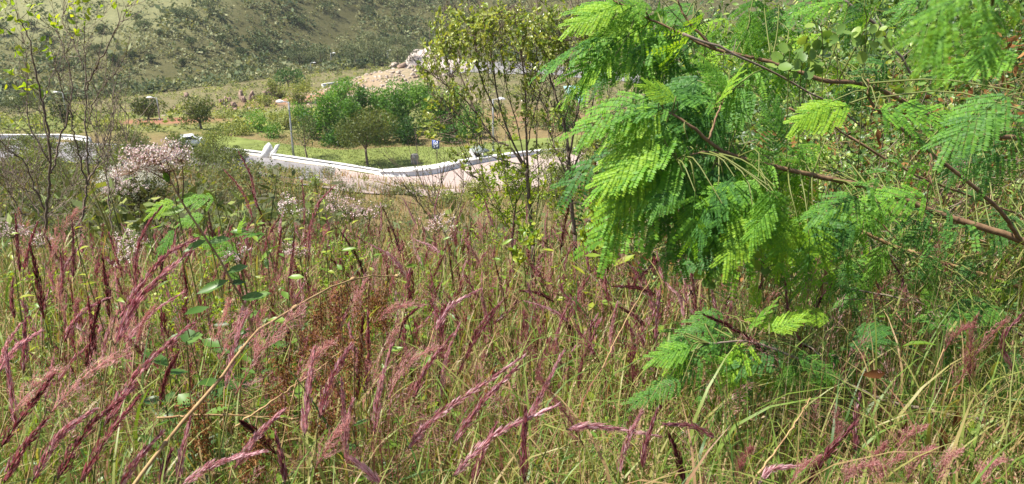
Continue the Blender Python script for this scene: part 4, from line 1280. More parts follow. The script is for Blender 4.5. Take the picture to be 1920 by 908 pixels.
# traced heads: base, (bends), tip; kind t = tight, f = feathery; tone 0 dark maroon .. 1 pale pink; thickness
PL = [
    ([(215, 648), (262, 560), (355, 472)], 't', .55, 1.5, 1.6), ([(222, 600), (262, 540), (308, 482), (373, 445)], 't', .5, 1.2, 1.9), ([(164, 695), (172, 630), (187, 566)], 't', .12, 1.3, 1.9),
    ([(205, 597), (200, 540), (192, 478)], 't', .15, 1.0, 2.6), ([(84, 602), (72, 530), (57, 462)], 't', .15, 1.4, 2.4), ([(37, 512), (33, 455), (29, 405)], 't', .3, 1.1, 3.1),
    ([(45, 508), (55, 462), (70, 418)], 't', .35, 1.0, 3.2), ([(88, 500), (110, 440), (148, 392)], 'f', .5, .8, 2.8), ([(137, 522), (138, 470), (135, 414)], 't', .25, 1.0, 3.1),
    ([(230, 522), (218, 480), (204, 438)], 't', .45, .9, 3.4), ([(255, 562), (256, 480), (272, 430), (302, 388)], 't', .4, 1.0, 2.6), ([(415, 562), (421, 515), (428, 474)], 't', .28, 1.0, 3.2),
    ([(403, 482), (398, 440), (391, 400)], 't', .12, .8, 4.0), ([(482, 392), (470, 330), (448, 286)], 't', .55, 1.0, 4.4), ([(474, 410), (455, 360), (420, 318)], 't', .5, .9, 4.4),
    ([(497, 427), (485, 390), (469, 350)], 't', .05, .9, 4.6), ([(571, 424), (570, 380), (566, 338)], 't', .45, .9, 5.2), ([(578, 492), (582, 430), (598, 382), (628, 348)], 't', .5, 1.1, 3.6),
    ([(493, 487), (503, 445), (524, 405)], 't', .4, .9, 4.6), ([(516, 510), (522, 470), (528, 430)], 't', .3, .9, 4.6), ([(538, 563), (546, 500), (553, 433)], 't', .3, .9, 3.3),
    ([(690, 528), (668, 480), (640, 436)], 't', .05, 1.0, 3.6), ([(752, 478), (738, 435), (718, 390)], 't', .06, 1.0, 4.4), ([(781, 424), (770, 400), (756, 372)], 't', .6, .8, 5.6),
    ([(715, 436), (715, 405), (713, 380)], 't', .6, .7, 6.0), ([(764, 520), (735, 482), (693, 458)], 't', .7, 1.2, 3.9), ([(851, 457), (856, 420), (871, 380)], 't', .35, .8, 5.0),
    ([(867, 475), (876, 445), (893, 419)], 't', .2, .7, 5.2), ([(805, 550), (815, 515), (833, 478)], 't', .3, .9, 3.9), ([(735, 570), (729, 530), (724, 490)], 't', .08, .8, 4.0),
    ([(853, 560), (848, 515), (842, 475)], 't', .08, .8, 3.8), ([(832, 478), (808, 462), (779, 450)], 't', .7, 1.1, 4.4), ([(907, 513), (892, 480), (873, 454)], 'f', .65, .5, 4.0),
    ([(816, 622), (845, 575), (898, 544)], 't', .65, 1.3, 2.3), ([(700, 606), (735, 580), (795, 571)], 'f', .55, .5, 2.2), ([(440, 742), (495, 650), (573, 572)], 'f', .62, 1.15, 1.55),
    ([(423, 730), (438, 655), (462, 586)], 't', .75, 1.1, 2.0), ([(195, 800), (230, 740), (285, 672), (361, 606)], 't', .6, 1.3, 1.5), ([(108, 900), (160, 810), (250, 728)], 't', .38, 1.5, 1.4),
    ([(95, 775), (160, 705), (240, 660)], 'f', .72, .75, 1.5), ([(2, 838), (50, 770), (97, 707)], 't', .3, 1.5, 1.5), ([(-4, 700), (28, 655), (75, 622)], 't', .75, 1.2, 1.8),
    ([(2, 682), (14, 645), (40, 606)], 't', .9, .9, 2.2), ([(85, 754), (91, 715), (100, 672)], 't', .7, .8, 2.2), ([(44, 700), (46, 650), (47, 598)], 't', .5, 1.2, 2.1),
    ([(131, 638), (138, 600), (145, 566)], 'f', .35, .4, 2.4), ([(571, 818), (577, 740), (589, 656)], 't', .78, 1.4, 1.6), ([(600, 785), (620, 715), (657, 648)], 't', .55, 1.5, 1.6),
    ([(670, 702), (664, 655), (654, 612)], 't', .8, 1.0, 2.0), ([(671, 756), (675, 680), (680, 600)], 't', .12, 1.1, 2.0), ([(688, 727), (691, 655), (690, 586)], 't', .45, 1.0, 2.0),
    ([(702, 815), (712, 730), (733, 650)], 't', .75, 1.1, 1.7), ([(650, 869), (646, 790), (640, 713)], 't', .7, .9, 1.6), ([(650, 832), (652, 790), (661, 752)], 't', .8, .8, 1.7),
    ([(775, 748), (800, 690), (848, 628)], 't', .48, 1.1, 1.9), ([(728, 748), (762, 685), (822, 648)], 'f', .6, .7, 1.8), ([(765, 843), (810, 788), (900, 725), (981, 668)], 't', .62, 1.25, 1.6),
    ([(850, 832), (900, 760), (973, 685)], 't', .55, 1.2, 1.6), ([(985, 795), (1015, 740), (1055, 661)], 't', .7, 1.0, 1.7), ([(1097, 840), (1060, 775), (1006, 698)], 'f', .3, .75, 1.6),
    ([(847, 895), (930, 815), (1042, 762)], 't', .75, 1.2, 1.5), ([(1062, 806), (1120, 800), (1237, 818)], 't', .72, 1.0, 1.6), ([(983, 908), (982, 835), (986, 765)], 't', .4, 1.3, 1.5),
    ([(1158, 895), (1175, 830), (1203, 772)], 't', .72, 1.0, 1.6), ([(1447, 675), (1390, 625), (1322, 591)], 't', .08, 1.3, 2.1), ([(1593, 706), (1555, 672), (1508, 649)], 't', .1, .9, 2.3),
    ([(1519, 606), (1532, 572), (1558, 534)], 't', .18, 1.1, 2.6), ([(1513, 912), (1548, 855), (1602, 795)], 't', .35, 1.3, 1.5), ([(1604, 852), (1604, 795), (1612, 742)], 't', .25, 1.2, 1.7),
    ([(1378, 905), (1388, 872), (1408, 842)], 'f', .25, .4, 1.6), ([(1283, 908), (1272, 860), (1255, 815)], 't', .15, 1.2, 1.6), ([(1345, 822), (1300, 800), (1248, 795)], 't', .5, .9, 1.6),
    ([(1420, 910), (1445, 882), (1495, 874)], 't', .85, .9, 1.5), ([(1818, 722), (1820, 655), (1829, 597)], 'f', .3, .5, 1.9), ([(1790, 735), (1830, 660), (1888, 600)], 'f', .35, .8, 1.9),
    ([(1630, 895), (1640, 860), (1656, 838)], 'f', .35, .6, 1.5), ([(958, 480), (961, 440), (964, 399)], 't', .1, .8, 4.4), ([(1050, 472), (1060, 415), (1073, 358)], 't', .1, 1.2, 3.9),
    ([(1146, 514), (1120, 478), (1090, 451)], 't', .2, 1.2, 3.6), ([(1232, 553), (1195, 540), (1150, 537)], 't', .2, 1.2, 3.0), ([(1283, 600), (1275, 562), (1254, 535)], 't', .75, .9, 2.9),
    ([(1230, 643), (1232, 590), (1239, 536)], 't', .6, .9, 2.7), ([(1306, 587), (1302, 550), (1297, 514)], 't', .5, .8, 2.9), ([(1066, 603), (1030, 580), (986, 565)], 't', .65, .9, 2.9),
    ([(1040, 567), (1010, 550), (978, 546)], 't', .25, 1.0, 3.1), ([(1440, 500), (1405, 475), (1374, 443)], 't', .2, 1.0, 3.2), ([(1211, 613), (1188, 592), (1163, 576)], 't', .3, 1.0, 2.8),
    ([(1108, 660), (1107, 630), (1109, 603)], 't', .2, .8, 2.7), ([(886, 633), (910, 598), (940, 567)], 't', .45, .8, 2.8), ([(949, 580), (938, 530), (926, 482)], 't', .2, .7, 3.8),
    ([(1208, 534), (1192, 512), (1177, 492)], 't', .2, .8, 3.6), ([(926, 428), (916, 400), (910, 376)], 't', .6, 1.0, 4.8), ([(855, 708), (890, 640), (938, 570)], 't', .35, .7, 2.2),
    ([(342, 908), (410, 868), (498, 846)], 't', .78, 1.1, 1.45), ([(335, 908), (342, 850), (356, 787)], 't', .72, 1.1, 1.5), ([(300, 912), (308, 880), (320, 849)], 't', .45, .9, 1.5),
    ([(535, 908), (528, 860), (517, 814)], 't', .5, .9, 1.5), ([(517, 852), (485, 815), (453, 792)], 't', .08, 1.2, 1.6), ([(717, 912), (690, 885), (662, 862)], 't', .75, 1.0, 1.45),
    ([(8, 905), (40, 845), (85, 790)], 't', .4, 1.3, 1.4), ([(150, 905), (200, 820), (262, 742)], 't', .42, 1.2, 1.45), ([(180, 665), (172, 610), (165, 560)], 't', .35, .9, 2.2),
    ([(225, 915), (252, 870), (300, 815)], 't', .6, 1.1, 1.4), ([(1205, 880), (1212, 830), (1232, 770)], 't', .5, 1.0, 1.6), ([(885, 905), (905, 850), (930, 795)], 't', .55, .9, 1.55),
    ([(1700, 905), (1718, 865), (1750, 840)], 'f', .4, .8, 1.5), ([(1580, 912), (1600, 880), (1640, 870)], 'f', .55, .8, 1.4), ([(255, 650), (266, 610), (290, 575)], 'f', .4, .4, 2.2),
    ([(745, 640), (760, 600), (790, 572)], 't', .3, .9, 2.7), ([(640, 640), (632, 600), (630, 560)], 't', .1, .8, 2.7), ([(300, 760), (310, 710), (335, 660)], 't', .3, .9, 1.8),
    ([(1640, 912), (1655, 880), (1690, 850)], 'f', .5, .9, 1.45), ([(1755, 908), (1770, 870), (1800, 845)], 'f', .45, .9, 1.45), ([(1840, 912), (1850, 880), (1885, 860)], 'f', .5, .8, 1.45),
    ([(1680, 850), (1700, 820), (1735, 800)], 'f', .4, .8, 1.6), ([(1560, 840), (1570, 800), (1565, 760)], 'f', .4, .7, 1.7), ([(1770, 660), (1790, 630), (1820, 610)], 'f', .35, .9, 2.0), ([(1480, 908), (1500, 880), (1530, 862)], 'f', .5, .7, 1.5),
    ([(560, 720), (590, 670), (625, 640)], 'f', .6, .9, 1.8), ([(590, 880), (620, 830), (655, 790)], 'f', .6, .9, 1.5), ([(20, 780), (60, 730), (110, 690)], 'f', .65, .9, 1.6), ([(400, 640), (420, 600), (430, 560)], 'f', .6, .6, 2.2),
    ([(440, 880), (480, 820), (530, 770)], 't', .7, 1.2, 1.5), ([(60, 905), (110, 820), (175, 770)], 't', .6, 1.3, 1.4), ([(120, 640), (150, 590), (200, 560)], 't', .55, 1.1, 2.2),
    ([(28, 600), (22, 560), (25, 522)], 't', .4, .9, 2.6), ([(112, 560), (118, 520), (112, 470)], 't', .45, .9, 2.9), ([(300, 520), (308, 480), (325, 440)], 't', .2, .7, 3.6),
    ([(345, 585), (350, 550), (345, 505)], 't', .12, .7, 3.2), ([(450, 560), (452, 520), (462, 480)], 't', .3, .8, 3.4), ([(610, 480), (618, 440), (612, 405)], 't', .35, .7, 4.4),
    ([(1000, 510), (990, 470), (994, 430)], 't', .25, .8, 3.9), ([(980, 440), (988, 410), (985, 372)], 't', .55, .8, 4.6), ([(820, 430), (815, 395), (822, 362)], 't', .6, .7, 5.6),
    ([(1700, 560), (1690, 520), (1665, 480)], 't', .45, .9, 2.7), ([(1540, 560), (1545, 520), (1560, 488)], 'f', .3, .5, 2.8), ([(1655, 560), (1640, 520), (1632, 480)], 't', .5, .8, 2.8),
    ([(1420, 560), (1430, 520), (1428, 480)], 't', .25, .8, 2.9), ([(1900, 700), (1880, 640), (1915, 590)], 't', .4, .9, 2.0), ([(30, 800), (20, 730), (12, 660)], 't', .6, 1.0, 1.7),
]


def lab_parts(pxs, kind, tone, th):
    b, t = pxs[0], pxs[-1]; dx, dy = t[0] - b[0], b[1] - t[1]
    a = math.degrees(math.atan2(dx, max(1, dy)))
    lean = 'upright' if abs(a) < 14 else ('leaning right' if a > 0 else 'leaning left') if abs(a) < 52 else ('bowed far to the right' if a > 0 else 'bowed far to the left')
    col = 'dark maroon' if tone < .22 else 'maroon' if tone < .42 else 'dusty pink' if tone < .68 else 'pale pink'
    form = 'open' if kind == 'f' else 'thick' if th >= 1.25 else 'slim'
    x, y = (b[0] + t[0]) / 2, (b[1] + t[1]) / 2
    if y < 560:
        z = 'before the bare shrubs' if x < 340 else 'below the low white wall' if x < 640 else 'below the pink paving' if x < 930 else 'under the slender shrub' if x < 1170 else 'under the hanging fronds'
    elif y < 730:
        z = 'at the left edge' if x < 130 else 'left of the straw stem' if x < 480 else 'by the rusty stalks' if x < 760 else 'in the middle grass' if x < 1200 else 'around the low fronds'
    else:
        z = 'in the lower left corner' if x < 330 else 'below the rusty stalks' if x < 700 else 'at the bottom centre' if x < 1120 else 'in the bottom straw' if x < 1450 else 'at the bottom right'
    return col, form, lean, z


keys = {}
for i, p in enumerate(PL):
    keys.setdefault(lab_parts(p[0], p[1], p[2], p[3]), []).append(i)
ORD = ['leftmost', 'second from left', 'third from left', 'fourth from left', 'fifth from left', 'sixth from left', 'seventh from left', 'eighth from left', 'ninth from left', 'tenth from left', 'eleventh from left', 'twelfth from left', 'thirteenth from left', 'fourteenth from left', 'fifteenth from left', 'sixteenth from left']
for (col_, form, lean, z), ids in keys.items():
    ids.sort(key=lambda i: PL[i][0][0][0] + PL[i][0][-1][0])
    for r_, i in enumerate(ids):
        pxs, kind, tone, th, D = PL[i]
        lb = f'{form} {col_} plume {lean} {z}'
        if len(ids) > 1:
            lb += ', ' + (ORD[r_] if r_ < len(ids) - 1 else 'rightmost') + ''
        plume(pxs, D, kind, tone, lb, 'tall plumes standing in the foreground', th)

SMALL = []
cnt = 0
while cnt < 170:
    y = math.exp(rng.uniform(math.log(2.3), math.log(9.5))); x = rng.uniform(-.64, .42) * y
    if rng.uniform() > (1.0 if x / y < .15 else .45):
        continue
    z = float(H(x, y)); top = z + rng.uniform(.75, 1.1)
    u = x; w_ = y * CP - top * SP; v_ = y * SP + top * CP
    px, py = 960 + F * u / w_, 454 - F * v_ / w_
    if py < 355 or py > 880 or (px < 380 and py < 430):
        continue
    Lp = rng.uniform(.15, .24) * F / y
    a = rng.normal(.08 if px < 700 else -.08, .28)
    bx, by = px - math.sin(a) * Lp, py + math.cos(a) * Lp
    mx, my = (px + bx) / 2 - math.cos(a) * Lp * .06, (py + by) / 2 - math.sin(a) * Lp * .06
    kind = 't' if rng.uniform() < .78 else 'f'
    tone = float(np.clip(rng.normal(.5, .22), .05, .9))
    col_, form, lean, zz = lab_parts([(bx, by), (px, py)], kind, tone, 1.0)
    SMALL.append((([(bx, by), (mx, my), (px, py)]), y, kind, tone, f'small {form} {col_} plume {lean} {zz}'))
    cnt += 1
dupes = {}
for q in SMALL:
    dupes.setdefault(q[4], []).append(q)
for lb0, qs in dupes.items():
    qs.sort(key=lambda q: q[0][-1][0])
    for r_, (pxs, D, kind, tone, lb) in enumerate(qs):
        if len(qs) > 1:
            lb += ', ' + (ORD[r_] if r_ < len(qs) - 1 else 'rightmost') + ' such'
        plume(pxs, D, kind, tone, lb, 'small plumes crowded between the tall ones', .95)
# the many finer ones further back
g = Geo()
for k in range(900):
    y = math.exp(rng.uniform(math.log(2.4), math.log(15))); x = rng.uniform(-.66, .30) * y
    z = float(H(x, y)); h = rng.uniform(.6, 1.0); a = rng.normal(0, .35); L = rng.uniform(.12, .2)
    b = np.array((x, y, z + h - L)); t = b + np.array((math.sin(a) * L, rng.normal(0, .03), math.cos(a) * L))
    P = bez([b, (b + t) / 2 + rng.normal(0, .01, 3), t], 6)
    n = 60; s = rng.uniform(0, .97, n); i = (s * 5).astype(int)
    c = P[i] + (P[np.minimum(i + 1, 5)] - P[i]) * (s * 5 - i)[:, None]
    Mx = scaled(frames(norm((t - b) / L + rng.normal(0, .22, (n, 3))), norm(rng.normal(size=(n, 3)))), .028, .0032 + .0004 * y)
    g.stamp(DIA, Mx, c + rng.normal(0, .004, (n, 3)), float(np.clip(rng.normal(.52, .2), 0, .9)) + rng.normal(0, .1, n))
    g.tube([(x - math.sin(a) * .2, y, z), b], .002, .0016, 3, .3, False)
link('distant_plumes', g.mesh('distant_plumes', M['plume']), None, None, 'crowd of small pink and maroon grass heads further down the slope', 'grass plumes', None, 'stuff')


# ================================================================== TRACED SHRUBS
def leaf_parts(root, name, mesh_list, Ms, Ps, mi, mat, cap=300, Tpl=None, tints=None):
    """The largest in the picture become parts sharing mesh data, the rest one part of kind stuff."""
    dist = np.linalg.norm(Ps, axis=1); size = np.linalg.norm(Ms[:, :, 1], axis=1) / dist
    order = np.argsort(-size)
    o0 = np.array(root.location)
    for i in order[:cap]:
        o = bpy.data.objects.new(name, mesh_list[mi[i]]); COL.objects.link(o); o.parent = root
        A = Matrix.Identity(4)
        for r in range(3):
            for c in range(3):
                A[r][c] = float(Ms[i, r, c])
            A[r][3] = float(Ps[i, r] - o0[r])
        o.matrix_local = A
    rest = order[cap:]
    if len(rest) and Tpl is not None:
        g = Geo(); g.stamp(Tpl, Ms[rest], Ps[rest], tints[rest])
        part(name + '_mass', g, mat, root, kind='stuff')


def leaf_meshes(tpl, mat, tints, name='leaf'):
    out = []
    for t in tints:
        g = Geo(); g.add(tpl[0], tpl[1], t if len(tpl) < 3 else t + tpl[2]); out.append(g.mesh(name, mat))
    return out


def traced(polys, D):
    """Pixel polylines with per-stem depth offset -> smooth 3D curves."""
    out = []
    for pl, r0, r1, dd in polys:
        n = len(pl)
        out.append((bez([pt(a, b, D + dd * i / (n - 1)) for i, (a, b) in enumerate(pl)], 5 * n), r0, r1))
    return out


def side_twigs(curves, n, lmin, lmax, smin=.3, rad=.0025, up=.55, levels=2, rng_=None):
    """Grow side twigs off curves; returns list of (curve, r0, r1)."""
    tw = []
    for k in range(n):
        C, r0, r1 = curves[rng.integers(0, len(curves))]
        i = int(rng.uniform(smin, .98) * (len(C) - 1)); b = C[i]; t = norm(C[min(i + 1, len(C) - 1)] - C[max(i - 1, 0)])
        d = norm(t + rng.normal(0, .6, 3) + np.array((0, 0, up * .5)))
        L = rng.uniform(lmin, lmax)
        e = b + d * L + np.array((0, 0, up * L * .3)); m = b + d * L * .5 + rng.normal(0, .03, 3) * L
        tw.append((bez([b, m, e], 6), rad, rad * .4))
    if levels > 1:
        tw2 = side_twigs(tw, n, lmin * .45, lmax * .45, .3, rad * .6, up, 1)
        return tw + tw2
    return tw


def bare_shrub(name, label, root_px, D, polys, ntw, tip_leaves, bark='bark', tiny=0):
    b = onground(*pt(*root_px, D)[:2])
    root = thing(name, label, 'shrub', b)
    cur = traced(polys, D)
    first = cur[0][0][0]
    g0 = Geo(); g0.tube(bez([b - (0, 0, .05), (b + first) / 2 + (.02, 0, 0), first], 6), polys[0][1], polys[0][1] * .75, 6)
    part('trunk', g0, M[bark], root, True)
    for C, r0, r1 in [(c_, a_ * .72, b_ * .72) for c_, a_, b_ in cur]:
        g = Geo(); C = C + rng.normal(0, .0035, C.shape) * D * .3; g.tube(C, r0, r1, 6); part('branch', g, M[bark], root, True)
    tw = side_twigs(cur, ntw, .12 * D / 6, .42 * D / 6, .15, .0022 * D / 5)
    g = Geo()
    for C, r0, r1 in tw:
        g.tube(C, r0, r1, 3, .5, False)
    part('twigs', g, M[bark], root, kind='stuff')
    ms = leaf_meshes(LANCE, M['lime'], (.35, .6, .85))
    Ms, Ps, mi = [], [], []
    for (px, py, n, rr) in tip_leaves:
        c = pt(px, py, D)
        for k in range(n):
            d = norm(rng.normal(size=3) + (0, 0, .7)); L = rng.uniform(.05, .085) * D / 7
            Ms.append(scaled(frames(d[None], rng.normal(size=(1, 3))), [L], [L * .45])[0]); Ps.append(c + rng.normal(0, rr * D / F, 3)); mi.append(rng.integers(0, 3))
    if Ms:
        leaf_parts(root, 'leaf', ms, np.array(Ms), np.array(Ps), mi, None)
    if tiny:
        g = Geo(); P = []
        for k in range(tiny):
            C = tw[rng.integers(0, len(tw))][0]; P.append(C[rng.integers(1, 6)])
        P = np.array(P); n = len(P)
        g.stamp(DIA, scaled(frames(rand_dirs(n, .4), norm(rng.normal(size=(n, 3)))), .022 * D / 7, .012 * D / 7), P, rng.uniform(.1, .8, n))
        part('small_leaves', g, M['scrub'], root, kind='stuff')
    return root


bare_shrub('bare_shrub', 'nearly bare twiggy shrub at the far left with yellow-green leaf tufts', (80, 470), 7.5, [
    ([(80, 455), (90, 385), (94, 320), (90, 240), (76, 180), (62, 115), (45, 55), (28, 18)], .022, .005, -.4),
    ([(94, 330), (110, 270), (128, 215), (135, 150), (118, 90), (100, 30)], .014, .004, .5),
    ([(88, 400), (66, 352), (48, 305), (20, 285), (0, 262)], .013, .004, -.3), ([(92, 300), (60, 250), (50, 200), (52, 130), (40, 60)], .011, .003, .2),
    ([(85, 420), (60, 380), (30, 330), (5, 322)], .010, .003, .3), ([(93, 290), (82, 200), (100, 140), (125, 95), (140, 60)], .009, .003, .4)], 110,
    [(12, 18, 8, 12), (30, 20, 7, 10), (62, 24, 7, 8), (58, 160, 12, 12), (5, 55, 6, 8), (36, 100, 5, 8), (20, 148, 6, 8), (48, 165, 6, 8), (75, 80, 4, 8), (24, 235, 4, 6), (38, 48, 5, 8)], tiny=260)
bare_shrub('bare_shrub', 'forked leafless shrub right of the first, lime tufts at its tips', (150, 455), 7.2, [
    ([(148, 440), (155, 400), (163, 350), (165, 320), (163, 240), (160, 180), (158, 100), (160, 20)], .02, .004, .3),
    ([(163, 345), (148, 290), (138, 245), (128, 200), (112, 150), (95, 90)], .013, .003, -.4), ([(163, 345), (185, 300), (200, 260), (212, 215), (222, 170)], .012, .003, .4),
    ([(163, 170), (170, 145), (195, 100), (212, 65), (228, 35), (240, 8)], .012, .003, -.2), ([(164, 240), (178, 190), (205, 150), (228, 130)], .008, .002, .2), ([(160, 130), (138, 80), (118, 40), (130, 5)], .008, .002, .2)], 100,
    [(158, 5, 8, 10), (164, 30, 6, 8), (236, 4, 8, 10), (225, 18, 6, 8), (108, 40, 7, 10), (128, 38, 6, 8), (135, 18, 6, 8), (165, 36, 5, 8), (150, 60, 4, 8), (135, 70, 4, 8), (82, 108, 4, 8), (200, 8, 3, 8)], tiny=160)
bare_shrub('bare_shrub', 'thin grey twigs rising between the two bare shrubs and the white flowers', (215, 470), 8.5, [
    ([(212, 440), (205, 380), (200, 320), (205, 270), (212, 220), (208, 170)], .012, .003, .3), ([(205, 380), (225, 320), (238, 265), (242, 210)], .009, .003, -.3), ([(200, 320), (185, 270), (180, 215)], .008, .002, .1)], 80, [], 'bark_pale', tiny=220)
bare_shrub('bare_shrub', 'tangle of dry pale twigs at the left edge behind the plumes', (30, 470), 9.0, [
    ([(32, 450), (40, 400), (48, 350), (70, 300), (72, 260)], .011, .003, .3), ([(40, 400), (15, 350), (5, 300)], .009, .003, -.3), ([(32, 440), (80, 410), (118, 370), (150, 330)], .009, .003, .1)], 110, [], 'bark_pale', tiny=200)
bare_shrub('bare_shrub', 'leafless dark twigs standing in front of the pink paving', (820, 470), 6.0, [
    ([(835, 440), (815, 390), (795, 350), (775, 315)], .008, .002, .2), ([(815, 390), (826, 350), (832, 305)], .006, .002, -.2), ([(835, 440), (860, 390), (868, 340), (862, 300)], .008, .002, .2),
    ([(830, 430), (800, 400), (770, 360), (742, 330)], .007, .002, -.2)], 60, [], 'bark', tiny=160)


# ------------------------------------------------------------------ the slender leafy shrub in the middle
def leafy_shrub(label, rootpx, D, polys, zones, cap, bark='bark', leaf=.019, ntw=26, tiny=0, tmean=.62, name='slender_shrub', mat='shrubleaf', tpl=OVAL, asp=.62, mult=1):
    b = onground(*pt(*rootpx, D)[:2])
    if mult > 1:
        polys = [(p_, r0 * .72, r1 * .72, dd) for p_, r0, r1, dd in polys]
    root = thing(name, label, 'shrub', b)
    cur = traced(polys, D); first = cur[0][0][0]
    g = Geo(); g.tube(bez([b - (0, 0, .05), (b + first) / 2 + (.015, 0, 0), first], 6), polys[0][1] * 1.15, polys[0][1], 7); part('trunk', g, M[bark], root, True)
    for C, r0, r1 in cur:
        g = Geo(); g.tube(C + rng.normal(0, .002, C.shape), r0, r1, 6); part('stem', g, M[bark], root, True)
    tw = side_twigs(cur, ntw, .10, .32, .25, .003)
    pts = np.concatenate([C for C, _, _ in cur] + [C for C, _, _ in tw])
    gt = Geo()
    for C, r0, r1 in tw:
        gt.tube(C, r0, r1, 3, .5, False)
    Ms, Ps, ti = [], [], []
    for (cx, cy, rx, ry, n) in zones:
        for k in range(int(n * (1.75 if mult > 1 else 1))):                # a leafy twig end
            e = pt(cx + rng.normal(0, rx * .7), cy + rng.normal(0, ry * .55), D + rng.normal(0, .22))
            q = pts[np.argmin(((pts - e - (0, 0, .12))**2).sum(1) + rng.uniform(0, .02, len(pts)))]
            if q[2] > e[2] + .1 or rng.uniform() < .5:
                q = pts[np.argmin(((pts - e + (0, 0, .12))**2).sum(1))]
            if np.linalg.norm(q - e) > .55:
                q = e + (q - e) * .35 / np.linalg.norm(q - e)
            C = bez([q, (q + e) / 2 + rng.normal(0, .02, 3) + (0, 0, -.02), e], 6); gt.tube(C, .0024, .0012, 3, .5, False)
            d0 = norm(e - q + (0, 0, .05)); nl = rng.integers(6, 12); tt = rng.normal(0, .1)
            for j in range(nl):
                s = j / nl; p = e - d0 * (1 - s) * rng.uniform(.05, .11)
                d = norm(d0 * .7 + rng.normal(0, .65, 3) + (0, 0, .25)); L = leaf * rng.uniform(.65, 1.4)
                Ms.append(scaled(frames(d[None], norm(rng.normal(0, .6, (1, 3)) + (0, -.3, .8))), [L], [L * asp])[0]); Ps.append(p); ti.append(tmean + tt + rng.normal(0, .17))
    part('twigs', gt, M[bark], root, kind='stuff')
    bins = (tmean - .28, tmean - .12, tmean, tmean + .13, tmean + .28)
    ms = leaf_meshes(tpl, M[mat], bins)
    ti = np.clip(np.array(ti), 0, 1); mi = np.abs(ti[:, None] - np.array(bins)[None]).argmin(1)
    leaf_parts(root, 'leaf', ms, np.array(Ms), np.array(Ps), mi, M[mat], cap, tpl, ti)
    return root


leafy_shrub('slender many-stemmed shrub with small glossy leaves standing before the paving', (985, 470), 5.2, [
    ([(1000, 460), (994, 400), (990, 345), (988, 318)], .02, .017, .0), ([(989, 322), (955, 275), (928, 262), (895, 215), (872, 165), (855, 110), (840, 60), (830, 12)], .013, .004, .3),
    ([(989, 318), (986, 240), (985, 165), (975, 90), (962, 10)], .012, .004, -.2), ([(990, 322), (960, 265), (935, 190), (922, 110), (905, 30), (900, -20)], .011, .004, .1),
    ([(928, 262), (905, 240), (880, 240), (860, 225)], .005, .002, .0), ([(895, 215), (865, 180), (835, 160), (800, 130)], .006, .002, -.1), ([(986, 240), (1000, 180), (1005, 120), (1010, 40)], .007, .003, .2),
    ([(930, 210), (900, 140), (888, 70), (880, 0)], .008, .003, .1), ([(985, 300), (1000, 220), (1022, 150), (1040, 90), (1050, 10)], .006, .002, -.1), ([(988, 310), (940, 300), (905, 340 - 60), (880, 230), (870, 190)], .005, .002, -.1), ([(990, 330), (970, 240), (950, 160), (940, 90), (935, 10)], .006, .002, .2), ([(975, 440), (950, 340), (930, 250), (915, 160), (925, 60)], .005, .002, .3), ([(1005, 440), (1010, 340), (1005, 240), (1015, 140), (1028, 20)], .005, .002, .2), ([(960, 440), (915, 350), (870, 290), (845, 220), (815, 140)], .005, .002, .2), ([(960, 265), (940, 235), (925, 215)], .005, .002, 0)],
    [(880, 50, 48, 40, 52), (930, 40, 40, 34, 42), (845, 60, 30, 30, 26), (990, 40, 30, 30, 26), (815, 105, 16, 34, 20), (870, 110, 22, 22, 14), (795, 225, 14, 34, 12), (840, 170, 26, 24, 12),
     (880, 160, 20, 16, 7), (960, 90, 26, 20, 12), (935, 110, 30, 20, 9), (790, 130, 10, 10, 4), (1000, 150, 20, 20, 8), (985, 200, 24, 30, 8), (905, 250, 26, 40, 9), (960, 290, 34, 30, 10), (860, 290, 20, 34, 7)], 300, leaf=.028, mult=2, tmean=.84, ntw=70)
leafy_shrub('darker multi-stemmed shrub just right of the slender one', (1075, 450), 5.0, [
    ([(1078, 440), (1072, 390), (1070, 340), (1066, 300)], .02, .016, .0), ([(1066, 300), (1060, 240), (1042, 180), (1022, 110), (1010, 40), (1005, -10)], .012, .004, .2),
    ([(1066, 300), (1078, 235), (1092, 160), (1090, 80), (1084, 0)], .011, .004, -.2), ([(1068, 310), (1062, 250), (1035, 200), (1020, 150), (1000, 130)], .008, .003, .1),
    ([(1072, 330), (1095, 260), (1112, 190), (1122, 110), (1132, 30)], .010, .003, .1), ([(1070, 340), (1045, 290), (1030, 240), (1025, 190)], .008, .003, .2),
    ([(1072, 330), (1110, 300), (1135, 260), (1150, 210)], .007, .003, .1)],
    [(1060, 40, 50, 40, 60), (1110, 60, 34, 40, 44), (1020, 70, 30, 34, 34), (1130, 120, 20, 30, 14), (1080, 110, 26, 20, 10), (1010, 110, 16, 14, 7), (1120, 250, 26, 40, 22), (1050, 200, 24, 40, 14), (1150, 330, 22, 40, 18), (1090, 340, 34, 40, 18), (1040, 300, 20, 30, 8)],
    300, leaf=.027, tmean=.72, mult=2, ntw=70)
leafy_shrub('lime-green leafy shrub filling the foot of the slender stems', (960, 470), 5.6, [
    ([(960, 450), (965, 410), (968, 370)], .009, .006, 0), ([(968, 370), (945, 340), (925, 310)], .005, .002, .1), ([(968, 380), (990, 340), (1010, 310)], .005, .002, .1), ([(962, 420), (930, 390), (900, 370)], .005, .002, -.1),
    ([(966, 400), (1000, 380), (1040, 360)], .005, .002, .1)], [(940, 320, 40, 24, 34), (985, 350, 40, 30, 38), (920, 370, 30, 24, 20), (1020, 350, 34, 30, 24), (960, 400, 44, 24, 26), (1050, 400, 26, 24, 12)], 250,
    'green_stem', .034, 14, 0, .6, 'lime_shrub', 'lime', LANCE, .36)
